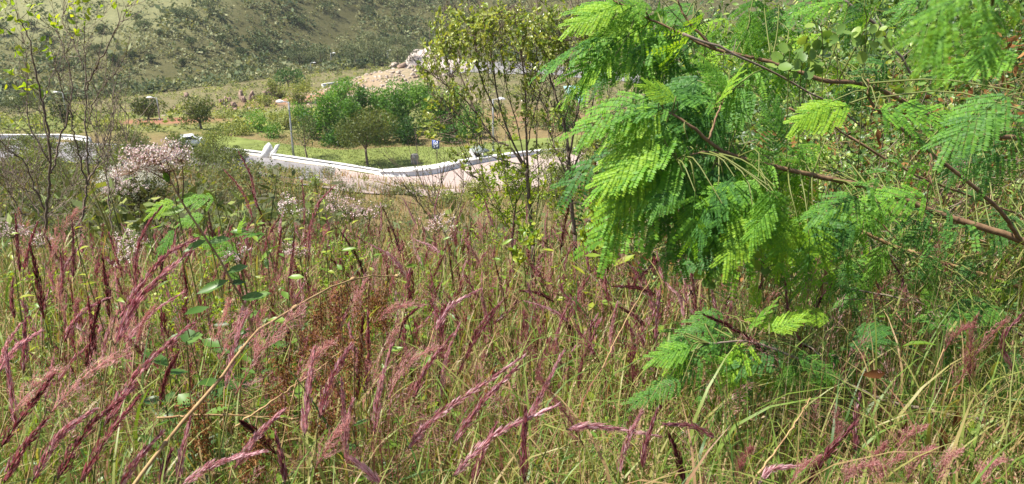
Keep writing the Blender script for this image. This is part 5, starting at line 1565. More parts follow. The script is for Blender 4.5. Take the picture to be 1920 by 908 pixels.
leafy_shrub('small yellow-green sapling with round leaves left of the hanging fronds', (1130, 560), 3.9, [
    ([(1130, 540), (1135, 480), (1140, 430)], .005, .004, 0), ([(1140, 430), (1120, 400), (1105, 370)], .003, .002, .05), ([(1138, 450), (1165, 430), (1180, 410)], .003, .002, 0)],
    [(1125, 410, 24, 30, 10), (1165, 450, 22, 28, 9), (1105, 450, 16, 20, 5)], 150, 'green_stem', .042, 5, 0, .75, 'leafy_sapling', 'weed', OVAL, .6)
leafy_shrub('low fresh-green sapling with yellowish leaves between plumes at centre', (985, 560), 3.8, [
    ([(985, 540), (982, 490), (980, 450)], .005, .003, 0), ([(981, 460), (1000, 435), (1010, 420)], .003, .002, 0)],
    [(990, 440, 22, 18, 9), (975, 470, 16, 16, 5)], 120, 'green_stem', .036, 4, 0, .8, 'leafy_sapling', 'weed', OVAL, .55)


# ------------------------------------------------------------------ bipinnate fronds
def frond_template(npair, nleaf, plen, spread=1.0, droop=.25, curve=.2, lw=.30, seed=1):
    """Unit frond along +Y (length 1), leaflets in the plane with a droop."""
    r = np.random.default_rng(seed); g = Geo()
    ys = np.linspace(.12, 1, npair)

    def axis(t):
        return np.array((curve * .3 * np.sin(t * 2), t * (1 - .06 * t), -droop * t**2 * .55))
    R_ = np.array([axis(t) for t in np.linspace(0, 1, 9)]); g.tube(R_, .009, .004, 3, -.1, False)
    Mt, Pt, At = [], [], []
    for i, t in enumerate(ys):
        for sg in (-1, 1):
            b = axis(t); ang = (1.12 - .62 * t) * spread + r.normal(0, .07)
            pl = plen * (1 - .35 * abs(t - .5)) * r.uniform(.75, 1.15)
            d = np.array((math.sin(ang) * sg, math.cos(ang), 0.0)); sag = droop * r.uniform(.3, 2.2)
            n = nleaf
            u = (np.arange(n) + .7) / n
            C = b + d * (u * pl)[:, None] + np.array((0, 0, -1.)) * (sag * pl * u**2)[:, None] + np.array((0, .12, 0)) * (pl * u**2)[:, None]
            tt = norm(np.gradient(C, axis=0))
            g.tube(np.vstack((b[None], C[::4], C[-1:])), .004, .002, 3, -.1, False)
            nrm = norm(np.cross(np.cross(tt, (0, 0, 1.)), tt) + np.array((0, 0, 1e-3)))
            for side in (-1, 1):
                sd = np.cross(tt, nrm) * side
                dd = norm(sd * 1.0 + tt * .42 + nrm * (-.10 + r.normal(0, .12, (n, 1))))
                L = pl * .168 * (1 - .45 * np.abs(u - .45)**1.5) * r.uniform(.85, 1.1, n)
                Mt.append(scaled(frames(dd, norm(nrm + r.normal(0, .25, nrm.shape))), L, L * lw * 1.6)); Pt.append(C); At.append(r.normal(0, .07, n) + .10 * u + r.normal(0, .05) - .25 * (r.uniform(0, 1, n) < .03))
    g.stamp(DIA, np.concatenate(Mt), np.concatenate(Pt), np.concatenate(At))
    return as_template_raw(g)


def as_template_raw(g):
    return (np.concatenate(g.v), np.concatenate(g.t), np.concatenate(g.a))


FR = [frond_template(6, 18, .54, 1.0, .22, .3, .34, 3), frond_template(5, 17, .58, 1.05, .42, -.4, .34, 4), frond_template(7, 20, .48, .85, .15, .1, .32, 5), frond_template(5, 15, .62, 1.0, .6, .5, .36, 6),
      frond_template(3, 9, .6, 1.1, .35, .2, .62, 7)]
FT = (.2, .38, .58, .8)
FM = [[None] * 4 for _ in FR]
for i, tp in enumerate(FR):
    for j, t_ in enumerate(FT):
        gg = Geo(); gg.add(tp[0], tp[1], t_ + tp[2]); FM[i][j] = gg.mesh('frond_leaf', M['frond'])


def frond_tree(name, label, cat, rootxyz, branches, fronds, bark='bark_warm', group=None):
    root = thing(name, label, cat, rootxyz, group)
    o0 = np.array(rootxyz)
    curves = []
    for pl, r0, r1 in branches:
        C = bez([np.array(p, float) if len(p) == 3 and isinstance(p, np.ndarray) else pt(*p) for p in pl], 6 * len(pl))
        C = C + rng.normal(0, .0012, C.shape)
        curves.append(C); g = Geo(); g.tube(C, r0, r1, 7); part('branch', g, M[bark], root, True)
    allp = np.concatenate(curves); gt = Geo()
    for (px, py, D, ang, ln, ti, sh, tow) in fronds:
        p = pt(px, py, D)
        q = allp[np.argmin(((allp - p)**2).sum(1))]
        if np.linalg.norm(q - p) > .015:
            m = (p + q) / 2 + rng.normal(0, .015, 3) + (0, 0, .02)
            gt.tube(bez([q, m, p], 6), .003, .0016, 4, .4, False)
        a = R(ang); d = np.array((math.cos(a), -tow, math.sin(a)))      # towards the camera by tow
        ln = ln * .66 * rng.uniform(.75, 1.15)
        nrm = norm(np.array((rng.normal(0, .3), -.5 + rng.normal(0, .25), 1.0)))
        Mx = scaled(frames(norm(d)[None], nrm[None]), [ln], [ln])[0]
        j = int(np.abs(np.array(FT) - ti).argmin())
        o = bpy.data.objects.new('frond_leaf', FM[sh][j]); COL.objects.link(o); o.parent = root
        A = Matrix.Identity(4)
        for r in range(3):
            for c in range(3):
                A[r][c] = float(Mx[r, c])
            A[r][3] = float(p[r] - o0[r])
        o.matrix_local = A
    if gt.n:
        part('twigs', gt, M['green_stem'], root, kind='stuff')
    return root


def auto_fronds(zone, n, D0, D1, angr, lr, tm, ts, tow=(.0, .5), shapes=(0, 1, 2, 3)):
    x0, y0, x1, y1 = zone; out = []
    for k in range(n):
        out.append((rng.uniform(x0, x1), rng.uniform(y0, y1), rng.uniform(D0, D1), rng.uniform(*angr), rng.uniform(*lr), float(np.clip(rng.normal(tm, ts), 0, 1)), int(rng.choice(shapes)), rng.uniform(*tow)))
    return out


rootA = onground(2.05, 2.75)
br = [
    ([rootA, pt(1990, 520, 2.7), (1915, 452, 2.6), (1770, 405, 2.6), (1640, 355, 2.55), (1520, 328, 2.5), (1370, 290, 2.45), (1300, 240, 2.4), (1243, 203, 2.4)], .016, .003),
    ([(1370, 290, 2.45), (1320, 285, 2.4), (1270, 300, 2.35)], .004, .002), ([(1330, 262, 2.42), (1345, 215, 2.45), (1360, 180, 2.5)], .004, .002),
    ([(1915, 452, 2.6), (1860, 380, 2.5), (1700, 250, 2.4), (1635, 195, 2.3), (1628, 150, 2.3)], .008, .003)]
ff = [  # hand placed: px, py, depth, angle in the picture, length, tint, shape, towards camera
    (1245, 205, 2.4, 200, .30, .86, 0, .2), (1235, 215, 2.4, 222, .34, .86, 2, .2), (1250, 230, 2.38, 238, .30, .62, 1, .1), (1262, 200, 2.4, 182, .26, .34, 0, .2), (1270, 190, 2.4, 150, .16, .86, 2, .1),
    (1285, 250, 2.38, 205, .36, .62, 2, .15), (1290, 262, 2.38, 228, .36, .62, 0, .15), (1300, 280, 2.36, 215, .40, .62, 2, .1), (1295, 300, 2.35, 245, .34, .34, 1, .1), (1320, 300, 2.4, 232, .38, .34, 0, .1),
    (1345, 310, 2.4, 250, .34, .12, 1, .1), (1365, 300, 2.42, 262, .34, .34, 1, .1), (1380, 320, 2.4, 240, .36, .12, 0, .1), (1400, 330, 2.45, 275, .28, .34, 1, .1), (1335, 200, 2.5, 60, .20, .86, 2, .0),
    (1350, 190, 2.5, 170, .26, .34, 0, .1), (1365, 175, 2.5, 130, .2, .58, 2, .0), (1330, 240, 2.5, 160, .28, .12, 0, .1), (1450, 300, 2.45, 100, .2, .34, 0, .0), (1480, 320, 2.5, 260, .24, .34, 4, .1),
    (1245, 260, 2.35, 214, .36, .86, 2, .2), (1260, 330, 2.35, 225, .36, .58, 0, .2), (1230, 300, 2.35, 230, .3, .86, 2, .2), (1290, 390, 2.4, 235, .26, .34, 1, .1), (1220, 180, 2.4, 205, .3, .58, 0, .2),
    (1640, 205, 2.2, 5, .27, .58, 0, .35), (1645, 200, 2.2, 335, .24, .34, 1, .4), (1628, 165, 2.25, 165, .10, .86, 2, .2), (1600, 195, 2.3, 195, .26, .86, 2, .2), (1560, 190, 2.3, 205, .22, .86, 2, .3),
    (1640, 345, 2.4, 205, .20, .34, 4, .2), (1690, 300, 2.4, 220, .18, .34, 4, .2), (1650, 395, 2.4, 250, .16, .58, 4, .2), (1900, 170, 1.9, 215, .26, .34, 2, .2), (1930, 210, 1.9, 225, .3, .34, 1, .2),
    (1915, 95, 2.4, 190, .3, .58, 2, .2), (1700, 370, 2.5, 170, .14, .34, 4, .2), (1790, 400, 2.5, 175, .2, .12, 4, .2), (1830, 420, 2.5, 190, .22, .34, 4, .2)]
ff += auto_fronds((1280, 330, 1520, 430), 16, 2.15, 2.4, (205, 285), (.18, .28), .55, .12, shapes=(0, 2, 4))
ff += auto_fronds((1170, 130, 1440, 330), 22, 2.4, 2.9, (195, 265), (.2, .34), .42, .26)
ff += auto_fronds((1400, 250, 1760, 460), 24, 2.3, 2.6, (175, 300), (.18, .28), .6, .16, shapes=(0, 2, 4))
ff += auto_fronds((1400, 200, 1900, 420), 30, 2.7, 3.3, (150, 280), (.12, .22), .34, .24, shapes=(0, 1, 2, 4, 4))
frond_tree('feathery_tree', 'feathery-leaved tree reaching in from the right with long drooping fronds', 'tree', rootA, br, ff)

rootB = onground(2.6, 4.0)
br = [([rootB, pt(1960, 300, 3.5), (1800, 245, 3.2), (1640, 165, 3.1), (1540, 190 - 40, 3.0), (1450, 118, 3.0), (1340, 92, 3.0), (1275, 62, 3.0), (1205, 30, 3.0), (1150, 0, 3.0)], .013, .0025),
      ([(1340, 92, 3.0), (1290, 40, 3.0), (1270, 0, 3.0)], .006, .003)]
ff = [(1205, 30, 3.0, 192, .3, .86, 2, .2), (1160, 8, 2.95, 200, .28, .86, 2, .2), (1215, 45, 3.0, 215, .36, .58, 0, .2), (1240, 50, 3.0, 232, .36, .58, 1, .2), (1250, 70, 3.0, 208, .3, .34, 0, .2),
      (1270, 80, 3.0, 245, .3, .12, 1, .1), (1290, 90, 3.0, 225, .34, .34, 0, .1), (1320, 110, 3.0, 250, .3, .12, 1, .1), (1230, 20, 3.0, 170, .25, .58, 2, .1), (1190, 10, 3.0, 178, .26, .86, 2, .1)]
ff += auto_fronds((1130, -10, 1480, 130), 30, 2.9, 3.5, (180, 280), (.2, .34), .45, .26)
ff += auto_fronds((1400, -10, 1920, 130), 20, 2.9, 3.6, (170, 290), (.15, .28), .4, .26)
frond_tree('feathery_tree', 'second feathery-leaved tree behind, its fronds filling the top right', 'tree', rootB, br, ff)

rootC = onground(1.55, 2.1)
br = [([rootC, (1890, 820, 2.15), (1760, 775, 2.15), (1650, 748, 2.15), (1560, 705, 2.15), (1470, 662, 2.1), (1400, 640, 2.1), (1330, 645, 2.05)], .0075, .0025), ([(1560, 705, 2.15), (1530, 660, 2.2), (1500, 640, 2.25)], .003, .002)]
ff = [(1330, 615, 2.1, 200, .17, .34, 0, .3), (1345, 640, 2.05, 215, .2, .34, 1, .3), (1300, 650, 2.05, 190, .16, .58, 2, .2), (1290, 665, 2.05, 225, .17, .86, 0, .2), (1280, 715, 2.0, 200, .14, .34, 0, .2),
      (1400, 620, 2.1, 60, .16, .58, 2, .1), (1410, 640, 2.1, 240, .2, .86, 0, .2), (1385, 650, 2.1, 262, .19, .86, 3, .2), (1440, 620, 2.15, 30, .14, .86, 2, .1), (1470, 610, 2.2, 160, .16, .86, 2, .1),
      (1470, 650, 2.1, 200, .18, .12, 0, .3), (1490, 660, 2.1, 340, .16, .34, 0, .3), (1500, 690, 2.1, 300, .12, .34, 4, .3), (1540, 640, 2.15, 320, .14, .34, 4, .2), (1580, 640, 2.2, 20, .17, .12, 0, .2),
      (1600, 620, 2.25, 10, .17, .12, 2, .2), (1560, 600, 2.3, 160, .16, .86, 2, .1), (1360, 590, 2.2, 190, .15, .34, 0, .2), (1420, 580, 2.3, 100, .12, .86, 2, .1), (1240, 740, 2.0, 190, .13, .34, 0, .3)]
ff += auto_fronds((1270, 600, 1640, 720), 16, 2.05, 2.4, (150, 300), (.10, .17), .34, .2, shapes=(0, 2, 4))
frond_tree('feathery_sapling', 'low feathery-leaved sapling with lime and blue-green fronds in the lower right grass', 'sapling', rootC, br, ff, 'bark_pale')

rootD = onground(2.3, 3.3)
br = [([rootD, pt(1970, 560, 3.0), (1915, 540, 2.9), (1840, 515, 2.9), (1700, 470, 2.9), (1640, 445, 2.9), (1545, 395, 2.9), (1440, 345, 2.95), (1330, 312, 3.0)], .013, .003),
      ([(1700, 470, 2.9), (1640, 410, 2.9), (1590, 400, 2.85)], .004, .002)]
ff = auto_fronds((1290, 370, 1620, 490), 26, 2.7, 3.1, (190, 280), (.14, .24), .25, .18, shapes=(0, 1, 4)) + auto_fronds((1600, 380, 1920, 540), 22, 2.6, 3.1, (170, 280), (.12, .2), .34, .22, shapes=(0, 2, 4, 4)) + \
    auto_fronds((1780, 560, 1920, 660), 8, 2.2, 2.6, (180, 280), (.14, .2), .2, .15)
frond_tree('feathery_shrub', 'straggling feathery shrub with a long thin branch below the thick one', 'shrub', rootD, br, ff, 'straw_stem')
rootF = onground(2.2, 2.9)
br = [([rootF, (1930, 640, 2.7), (1840, 600, 2.7), (1740, 570, 2.7), (1640, 550, 2.7), (1540, 530, 2.75), (1440, 510, 2.8)], .006, .002), ([(1740, 570, 2.7), (1680, 620, 2.6), (1600, 640, 2.6)], .003, .0015), ([(1840, 600, 2.7), (1800, 680, 2.5), (1740, 720, 2.4)], .004, .002)]
ff = auto_fronds((1380, 470, 1920, 600), 30, 2.6, 3.0, (180, 330), (.10, .17), .3, .2, shapes=(0, 2, 4, 4)) + auto_fronds((1560, 600, 1920, 740), 16, 2.2, 2.7, (170, 330), (.10, .15), .3, .2, shapes=(0, 2, 4))
frond_tree('feathery_shrub', 'low tangled feathery shrub spreading over the shaded grass at the right', 'shrub', rootF, br, ff, 'bark_pale')
# blurred frond close to the lens at the top right
rootE = onground(1.3, .9)
br = [([rootE, np.array((1.0, .9, -.5)), (2080, -60, .85), (1950, -60, .75), (1830, -40, .62)], .004, .002)]
ff = [(1840, -20, .62, 238, .07, .58, 3, .1), (1815, -15, .6, 228, .065, .58, 3, .1), (1860, 10, .64, 262, .06, .34, 1, .1), (1880, -10, .66, 250, .08, .34, 3, .1)]
frond_tree('feathery_sprig', 'out-of-focus sprig hanging closest to the lens at the top right', 'sprig', rootE, br, ff, 'green_stem')


# ------------------------------------------------------------------ thicket on the bank
def edge_x(y):
    return .035 * y + .40


def build_thicket():
    # leafy mounds over the bank, built up well above the ground
    N = 190000
    y = np.exp(rng.uniform(math.log(3.1), math.log(13), N)); x = rng.uniform(.02, .92, N) * y + .35
    mx = smooth(x - edge_x(y), -.3, .9)
    Hc = (.25 + 1.0 * mx + 1.35 * mx * smooth(y, 3.6, 7.5)) * (1 + .28 * wob(x, y, 1.6) + .2 * wob(y, x, .7)) * (.6 + .4 * smooth(y, 3, 6))
    keep = (rng.uniform(0, 1, N) < mx * np.maximum(smooth(y + .25 * wob(x, y, 1.1), 3.6, 4.8), .8 * smooth(x, 1.1, 1.9)) * np.clip(.85 + .5 * wob(x, y, .9), .25, 1))
    x, y, Hc = x[keep], y[keep], Hc[keep]; n = min(76000, len(x)); x, y, Hc = x[:n], y[:n], Hc[:n]
    P = np.c_[x, y, H(x, y) + Hc * rng.uniform(0.1, 1, n)**.5]
    kind = wob(x, y, 1.25) + rng.normal(0, .25, n)
    t = np.clip(.42 + .3 * wob(y, x, 1.0) + rng.normal(0, .24, n), 0, 1)
    sc = 1.15 * np.clip(y / 4.2, .8, 2.2)
    nr = norm(rng.normal(0, .55, (n, 3)) + (-.1, -.35, .9)); dr = rand_dirs(n, .1)
    g = Geo()
    m = kind > -.05
    g.stamp(OVAL, scaled(frames(dr[m], nr[m]), rng.uniform(.02, .042, m.sum()) * sc[m], rng.uniform(.012, .024, m.sum()) * sc[m]), P[m], t[m])
    m = (kind <= -.05) & (kind > -.4)
    g.stamp(DIA, scaled(frames(dr[m], nr[m]), rng.uniform(.03, .065, m.sum()) * sc[m], rng.uniform(.006, .013, m.sum()) * sc[m]), P[m], t[m] + .05)
    m = kind <= -.4
    g.stamp(DIA, scaled(frames(dr[m], nr[m]), rng.uniform(.014, .026, m.sum()) * sc[m], rng.uniform(.008, .014, m.sum()) * sc[m]), P[m], t[m] - .1)
    link('thicket_foliage', g.mesh('thicket_foliage', M['thicket']), None, None, 'dense mixed small leaves of the thicket covering the right bank', 'thicket', None, 'stuff')
    # thin vines and dry stalks through it
    g = Geo(); gd = Geo()
    for k in range(900):
        yy = math.exp(rng.uniform(math.log(3), math.log(12))); xx = rng.uniform(.12, .72) * yy + .5
        if xx < edge_x(yy):
            continue
        b = onground(xx, yy) + (0, 0, rng.uniform(.3, 1.2)); L = rng.uniform(.3, 1.2)
        d = norm(np.array((rng.normal(0, 1), rng.normal(0, .6), rng.normal(.15, .5)))); e = b + d * L
        m = (b + e) / 2 + (0, 0, -L * rng.uniform(-.1, .25)) + rng.normal(0, .06, 3)
        (g if k % 3 else gd).tube(bez([b, m, e], 8), .0016 * (1 + .12 * yy), .001 * (1 + .12 * yy), 3, rng.uniform(0, 1), False)
    nd = 2600; yd = np.exp(rng.uniform(math.log(3.7), math.log(9), nd)); xd = edge_x(yd) + rng.uniform(0, .6, nd) * yd
    Pd = np.c_[xd, yd, H(xd, yd) + rng.uniform(.2, 1.5, nd)]; gl = Geo()
    gl.stamp(LANCE, scaled(frames(rand_dirs(nd, -.4), norm(rng.normal(size=(nd, 3)))), rng.uniform(.03, .08, nd), rng.uniform(.01, .03, nd)), Pd, rng.uniform(.2, 1.0, nd))
    link('withered_leaves', gl.mesh('withered_leaves', M['rust']), None, None, 'brown withered leaves caught in the thicket', 'leaves', None, 'stuff')
    nl_ = 16000; yl = np.exp(rng.uniform(math.log(2.3), math.log(4.4), nl_)); xl = rng.uniform(.22, .72, nl_) * yl
    kp = rng.uniform(0, 1, nl_) < np.clip(.35 + 1.1 * wob(xl, yl, .9), 0, 1); xl, yl = xl[kp], yl[kp]; nl_ = len(xl)
    Pl = np.c_[xl, yl, H(xl, yl) + rng.uniform(.1, .75, nl_)]; gs = Geo()
    gs.stamp(OVAL, scaled(frames(rand_dirs(nl_, .1), norm(rng.normal(0, .5, (nl_, 3)) + (0, -.2, 1))), rng.uniform(.012, .032, nl_), rng.uniform(.007, .016, nl_)), Pl, np.clip(.35 + .3 * wob(yl, xl, .7) + rng.normal(0, .2, nl_), 0, 1))
    link('undergrowth_leaves', gs.mesh('undergrowth_leaves', M['thicket']), None, None, 'small green leaves of creepers through the shaded grass at the right', 'creepers', None, 'stuff')
    link('thicket_vines', g.mesh('thicket_vines', M['green_stem']), None, None, 'thin green vines crossing the thicket', 'vines', None, 'stuff')
    link('thicket_twigs', gd.mesh('thicket_twigs', M['bark_pale']), None, None, 'dry pale twigs tangled in the thicket', 'twigs', None, 'stuff')


build_thicket()

# single dead branches lying through the thicket
for pl, r0, lb in (([(1278, 62, 2.75), (1400, 112, 2.75), (1540, 185, 2.8), (1620, 240, 2.85)], .008, 'straw-coloured dead branch slanting down under the upper fronds'),
                   ([(1575, -5, 3.3), (1640, 45, 3.3), (1690, 110, 3.3), (1730, 170, 3.3)], .011, 'pale dead branch slanting in from the top edge among round leaves'),
                   ([(1300, 290, 2.6), (1420, 335, 2.6), (1540, 385, 2.6), (1640, 420, 2.6)], .005, 'thin pale dead twig parallel to the main branch'),
                   ([(1480, 205, 2.7), (1560, 235, 2.75), (1660, 300, 2.8)], .007, 'brown dead branch in the middle of the right thicket'),
                   ([(1590, 255, 2.9), (1720, 330, 2.9), (1900, 400, 3.0), (1960, 430, 3.0)], .009, 'brown dead branch crossing behind the fan-shaped frond'),
                   ([(1745, 290, 2.3), (1742, 350, 2.3), (1735, 400, 2.35)], .004, 'short upright bare twig below the fan-shaped frond'),
                   ([(1350, 590, 2.6), (1440, 620, 2.5), (1510, 660, 2.5), (1560, 690, 2.5)], .004, 'thin dark twig above the low sapling'),
                   ([(1660, 560, 2.6), (1700, 610, 2.5), (1760, 640, 2.5)], .005, 'crooked brown twig in the shaded grass at right')):
    P = bez([pt(*p) for p in pl], 16) + rng.normal(0, .002, (16, 3)); r0 *= .62; g = Geo(); g.tube(P, r0, r0 * .6, 6)
    for k in range(5):
        i = rng.integers(2, 14); d = norm(rng.normal(size=3)); g.tube([P[i], P[i] + d * rng.uniform(.04, .14)], r0 * .35, r0 * .15, 4)
    link('dead_branch', g.mesh('dead_branch', M['bark_pale' if 'pale' in lb or 'straw' in lb else 'bark_warm'], P[0], True), None, P[0], lb, 'branch')

# round-leaved sprays at the top right
for (cx, cy, D, n, r_, lb) in ((1505, 60 + 45, 2.7, 26, 34, 'round-leaved spray left of the pale dead branch'), (1625, 70, 2.7, 22, 30, 'round-leaved spray on the pale dead branch at the top'), (1545, 90, 2.8, 16, 24, 'round-leaved spray below the top edge, middle'),
                               (1480, 130, 2.7, 12, 20, 'small round-leaved spray above the main fronds'), (1720, 150, 2.8, 16, 30, 'round-leaved spray right of the pale dead branch'), (1800, 130, 2.9, 14, 30, 'round-leaved spray behind the blurred sprig'),
                               (1430, 495, 2.6, 10, 24, 'trailing vine with round leaves above the shaded grass'), (1330, 520, 2.7, 8, 22, 'few round leaves on a vine left in the shaded grass')):
    c = pt(cx, cy, D); b = onground(c[0], c[1]); root = thing('leafy_vine', lb, 'vine', b)
    g = Geo(); P = bez([b, (b + c) / 2 + (.08, .05, 0), c + (0, 0, -.03), c + (rng.normal(0, .05), -.03, .1)], 14); g.tube(P, .003, .0015, 4, .4, False); part('stem', g, M['green_stem'], root)
    ms = leaf_meshes(ROUND, M['thicket'], (.45, .6, .75)); Ms, Ps, mi = [], [], []
    for k in range(n):
        p = c + rng.normal(0, r_ * .55 * D / F, 3); d = norm(rng.normal(size=3) + (0, 0, .3)); L = rng.uniform(.028, .046)
        Ms.append(scaled(frames(d[None], norm(rng.normal(0, .5, (1, 3)) + (0, -.7, .5))), [L], [L * .85])[0]); Ps.append(p); mi.append(rng.integers(0, 3))
    leaf_parts(root, 'leaf', ms, np.array(Ms), np.array(Ps), mi, None)


# ------------------------------------------------------------------ weeds with broad leaves
def weed(px, py_top, D, nl, L, ti, label, lean=0, mat='weed', group='leafy weeds among the plumes', tpl=LANCE, asp=.38, droop=.0):
    t = pt(px, py_top, D); b = onground(t[0] - lean * .2, D + rng.normal(0, .05)); root = thing('leafy_weed', label, 'weed', b, group)
    P = bez([b, (b + t) / 2 + rng.normal(0, .02, 3), t], 12); g = Geo(); g.tube(P, .0035, .0018, 5, .2, False); part('stem', g, M['green_stem'], root)
    ms = leaf_meshes(tpl, M[mat], (np.clip(ti - .15, 0, 1), ti, min(1, ti + .15))); Ms, Ps, mi = [], [], []
    for k in range(nl):
        s = 1 - .75 * (k / nl); i = int(s * 11); a = k * 2.4 + rng.normal(0, .3)
        d = norm(np.array((math.cos(a), math.sin(a), rng.uniform(-.1, .6) - droop))); l = L * rng.uniform(.7, 1.2) * (1.1 - .35 * s)
        Ms.append(scaled(frames(d[None], norm(rng.normal(0, .25, (1, 3)) + (0, -.15, 1))), [l], [l * asp])[0]); Ps.append(P[i]); mi.append(rng.integers(0, 3))
    leaf_parts(root, 'leaf', ms, np.array(Ms), np.array(Ps), mi, None)
    return root


WD = [(345, 590, 2.1, 10, .10, .12, 'dark-leaved weed left of the straw stem', OVAL, .55), (300, 700, 1.9, 10, .09, .18, 'dark-leaved weed under the long pink plume', OVAL, .55), (350, 640, 1.9, 6, .075, .3, 'weed with one pale veined leaf facing the lens', OVAL, .7),
      (430, 530, 2.6, 11, .10, .15, 'blue-green weed beside the straw stem', OVAL, .5), (470, 560, 2.7, 9, .09, .3, 'mid-green weed right above the straw stem', OVAL, .5), (560, 430, 3.6, 14, .08, .8, 'yellow-green weed below the low white wall', LANCE, .4),
      (610, 440, 3.8, 14, .08, .75, 'bright weed right of the curved pink plume', LANCE, .42), (640, 470, 3.5, 12, .08, .6, 'fresh weed beside the dark leaning plume', OVAL, .45), (660, 420, 4.2, 12, .08, .85, 'lime weed tip under the paving, left', LANCE, .4),
      (700, 480, 3.6, 12, .07, .7, 'light weed among the crossing plumes', LANCE, .4), (760, 500, 3.4, 12, .07, .6, 'leafy weed in the middle of the plumes', OVAL, .45), (590, 330, 5.2, 10, .09, .85, 'upright fresh shoot standing before the pink paving', LANCE, .35),
      (605, 345, 5.0, 10, .09, .8, 'shorter fresh shoot beside the upright one', LANCE, .35), (140, 430, 3.0, 8, .09, 1, 'yellow-leaved weed by the bare shrub foot', LANCE, .3), (148, 470, 2.9, 7, .09, .95, 'yellow drooping weed among maroon plumes', LANCE, .3),
      (20, 440, 3.0, 8, .07, .95, 'yellow weed at the left edge', LANCE, .4), (60, 530, 2.6, 8, .07, .75, 'pale weed among the left edge plumes', LANCE, .35), (35, 560, 2.4, 8, .08, .9, 'yellowish weed low at the left edge', LANCE, .35),
      (280, 430, 3.6, 10, .07, .7, 'green weed beneath the white flowers', OVAL, .4), (500, 600, 2.3, 10, .08, .5, 'green weed behind the big feathery plume', OVAL, .45), (450, 690, 2.0, 9, .08, .4, 'weed under the big feathery plume', OVAL, .45),
      (380, 780, 1.8, 9, .08, .35, 'dark weed in the lower left grass', OVAL, .45), (520, 780, 1.8, 9, .07, .45, 'weed in the lower left below the straw twig', OVAL, .45), (560, 700, 2.0, 10, .07, .55, 'weed left of the tall mauve plume', OVAL, .4),
      (720, 660, 2.2, 10, .06, .5, 'weed among the upright pink plumes', OVAL, .45), (880, 430, 4.2, 12, .07, .75, 'light weed below the paving, right', LANCE, .4), (830, 450, 4.0, 11, .06, .6, 'small weed between leaning plumes', OVAL, .45),
      (1095, 480, 3.4, 10, .09, .9, 'lime weed at the foot of the dark shrub', OVAL, .45), (1150, 500, 3.2, 5, .11, .85, 'weed with a big hanging lime leaf', OVAL, .4), (1250, 480, 3.0, 8, .07, .7, 'lime weed under the hanging fronds', OVAL, .45),
      (1690, 650, 2.2, 6, .11, .4, 'broad-bladed weed in the shaded grass at right', LANCE, .16), (1790, 700, 2.0, 6, .12, .35, 'broad-bladed weed low at right', LANCE, .14), (1880, 760, 1.9, 7, .12, .5, 'broad-bladed weed at the right edge', LANCE, .14),
      (430, 435, 3.2, 7, .11, .3, 'weed with dark oval leaves beside the pink-flowered stalk', OVAL, .45), (500, 470, 3.6, 10, .09, .6, 'weed left of the crossing maroon plumes', OVAL, .45), (220, 560, 2.6, 8, .08, .6, 'weed behind the long curved plume', LANCE, .35)]
WD += [(310, 640, 2.2, 12, .10, .1, 'broad dark-leaved weed just behind the pale veined leaf', OVAL, .6), (400, 610, 2.4, 12, .09, .2, 'dark weed tucked under the arching stem', OVAL, .55), (370, 720, 2.0, 12, .09, .12, 'dark weed below the arching stem, middle', OVAL, .6),
       (290, 800, 1.8, 10, .08, .25, 'dark weed near the bottom left', OVAL, .55), (470, 640, 2.3, 10, .08, .3, 'green weed between arching stem and big open plume', OVAL, .5), (540, 520, 2.9, 12, .08, .5, 'green weed left of the rusty stalks', OVAL, .5),
       (660, 800, 1.8, 9, .06, .45, 'weed at the foot of the long rusty stalk', OVAL, .5), (760, 580, 2.7, 11, .07, .5, 'weed right of the rusty stalks', OVAL, .45), (480, 420, 4.0, 14, .08, .65, 'fresh weed below the red V of plumes', OVAL, .45),
       (530, 450, 3.9, 13, .08, .6, 'fresh weed under the upright rosy plume', OVAL, .45), (1040, 440, 4.0, 13, .08, .75, 'bright weed between the two slender shrubs', OVAL, .45), (940, 460, 4.0, 12, .08, .7, 'bright weed left of the slender shrub foot', OVAL, .45)]
for (px, py, D, nl, L, ti, lb, tp, asp) in WD:
    L *= 1.15
    if tp is LANCE and asp > .2:
        nl, L = nl * 2, L * .6
    weed(px, py, D, nl, L, ti, lb, rng.normal(0, .3), tpl=tp, asp=asp)

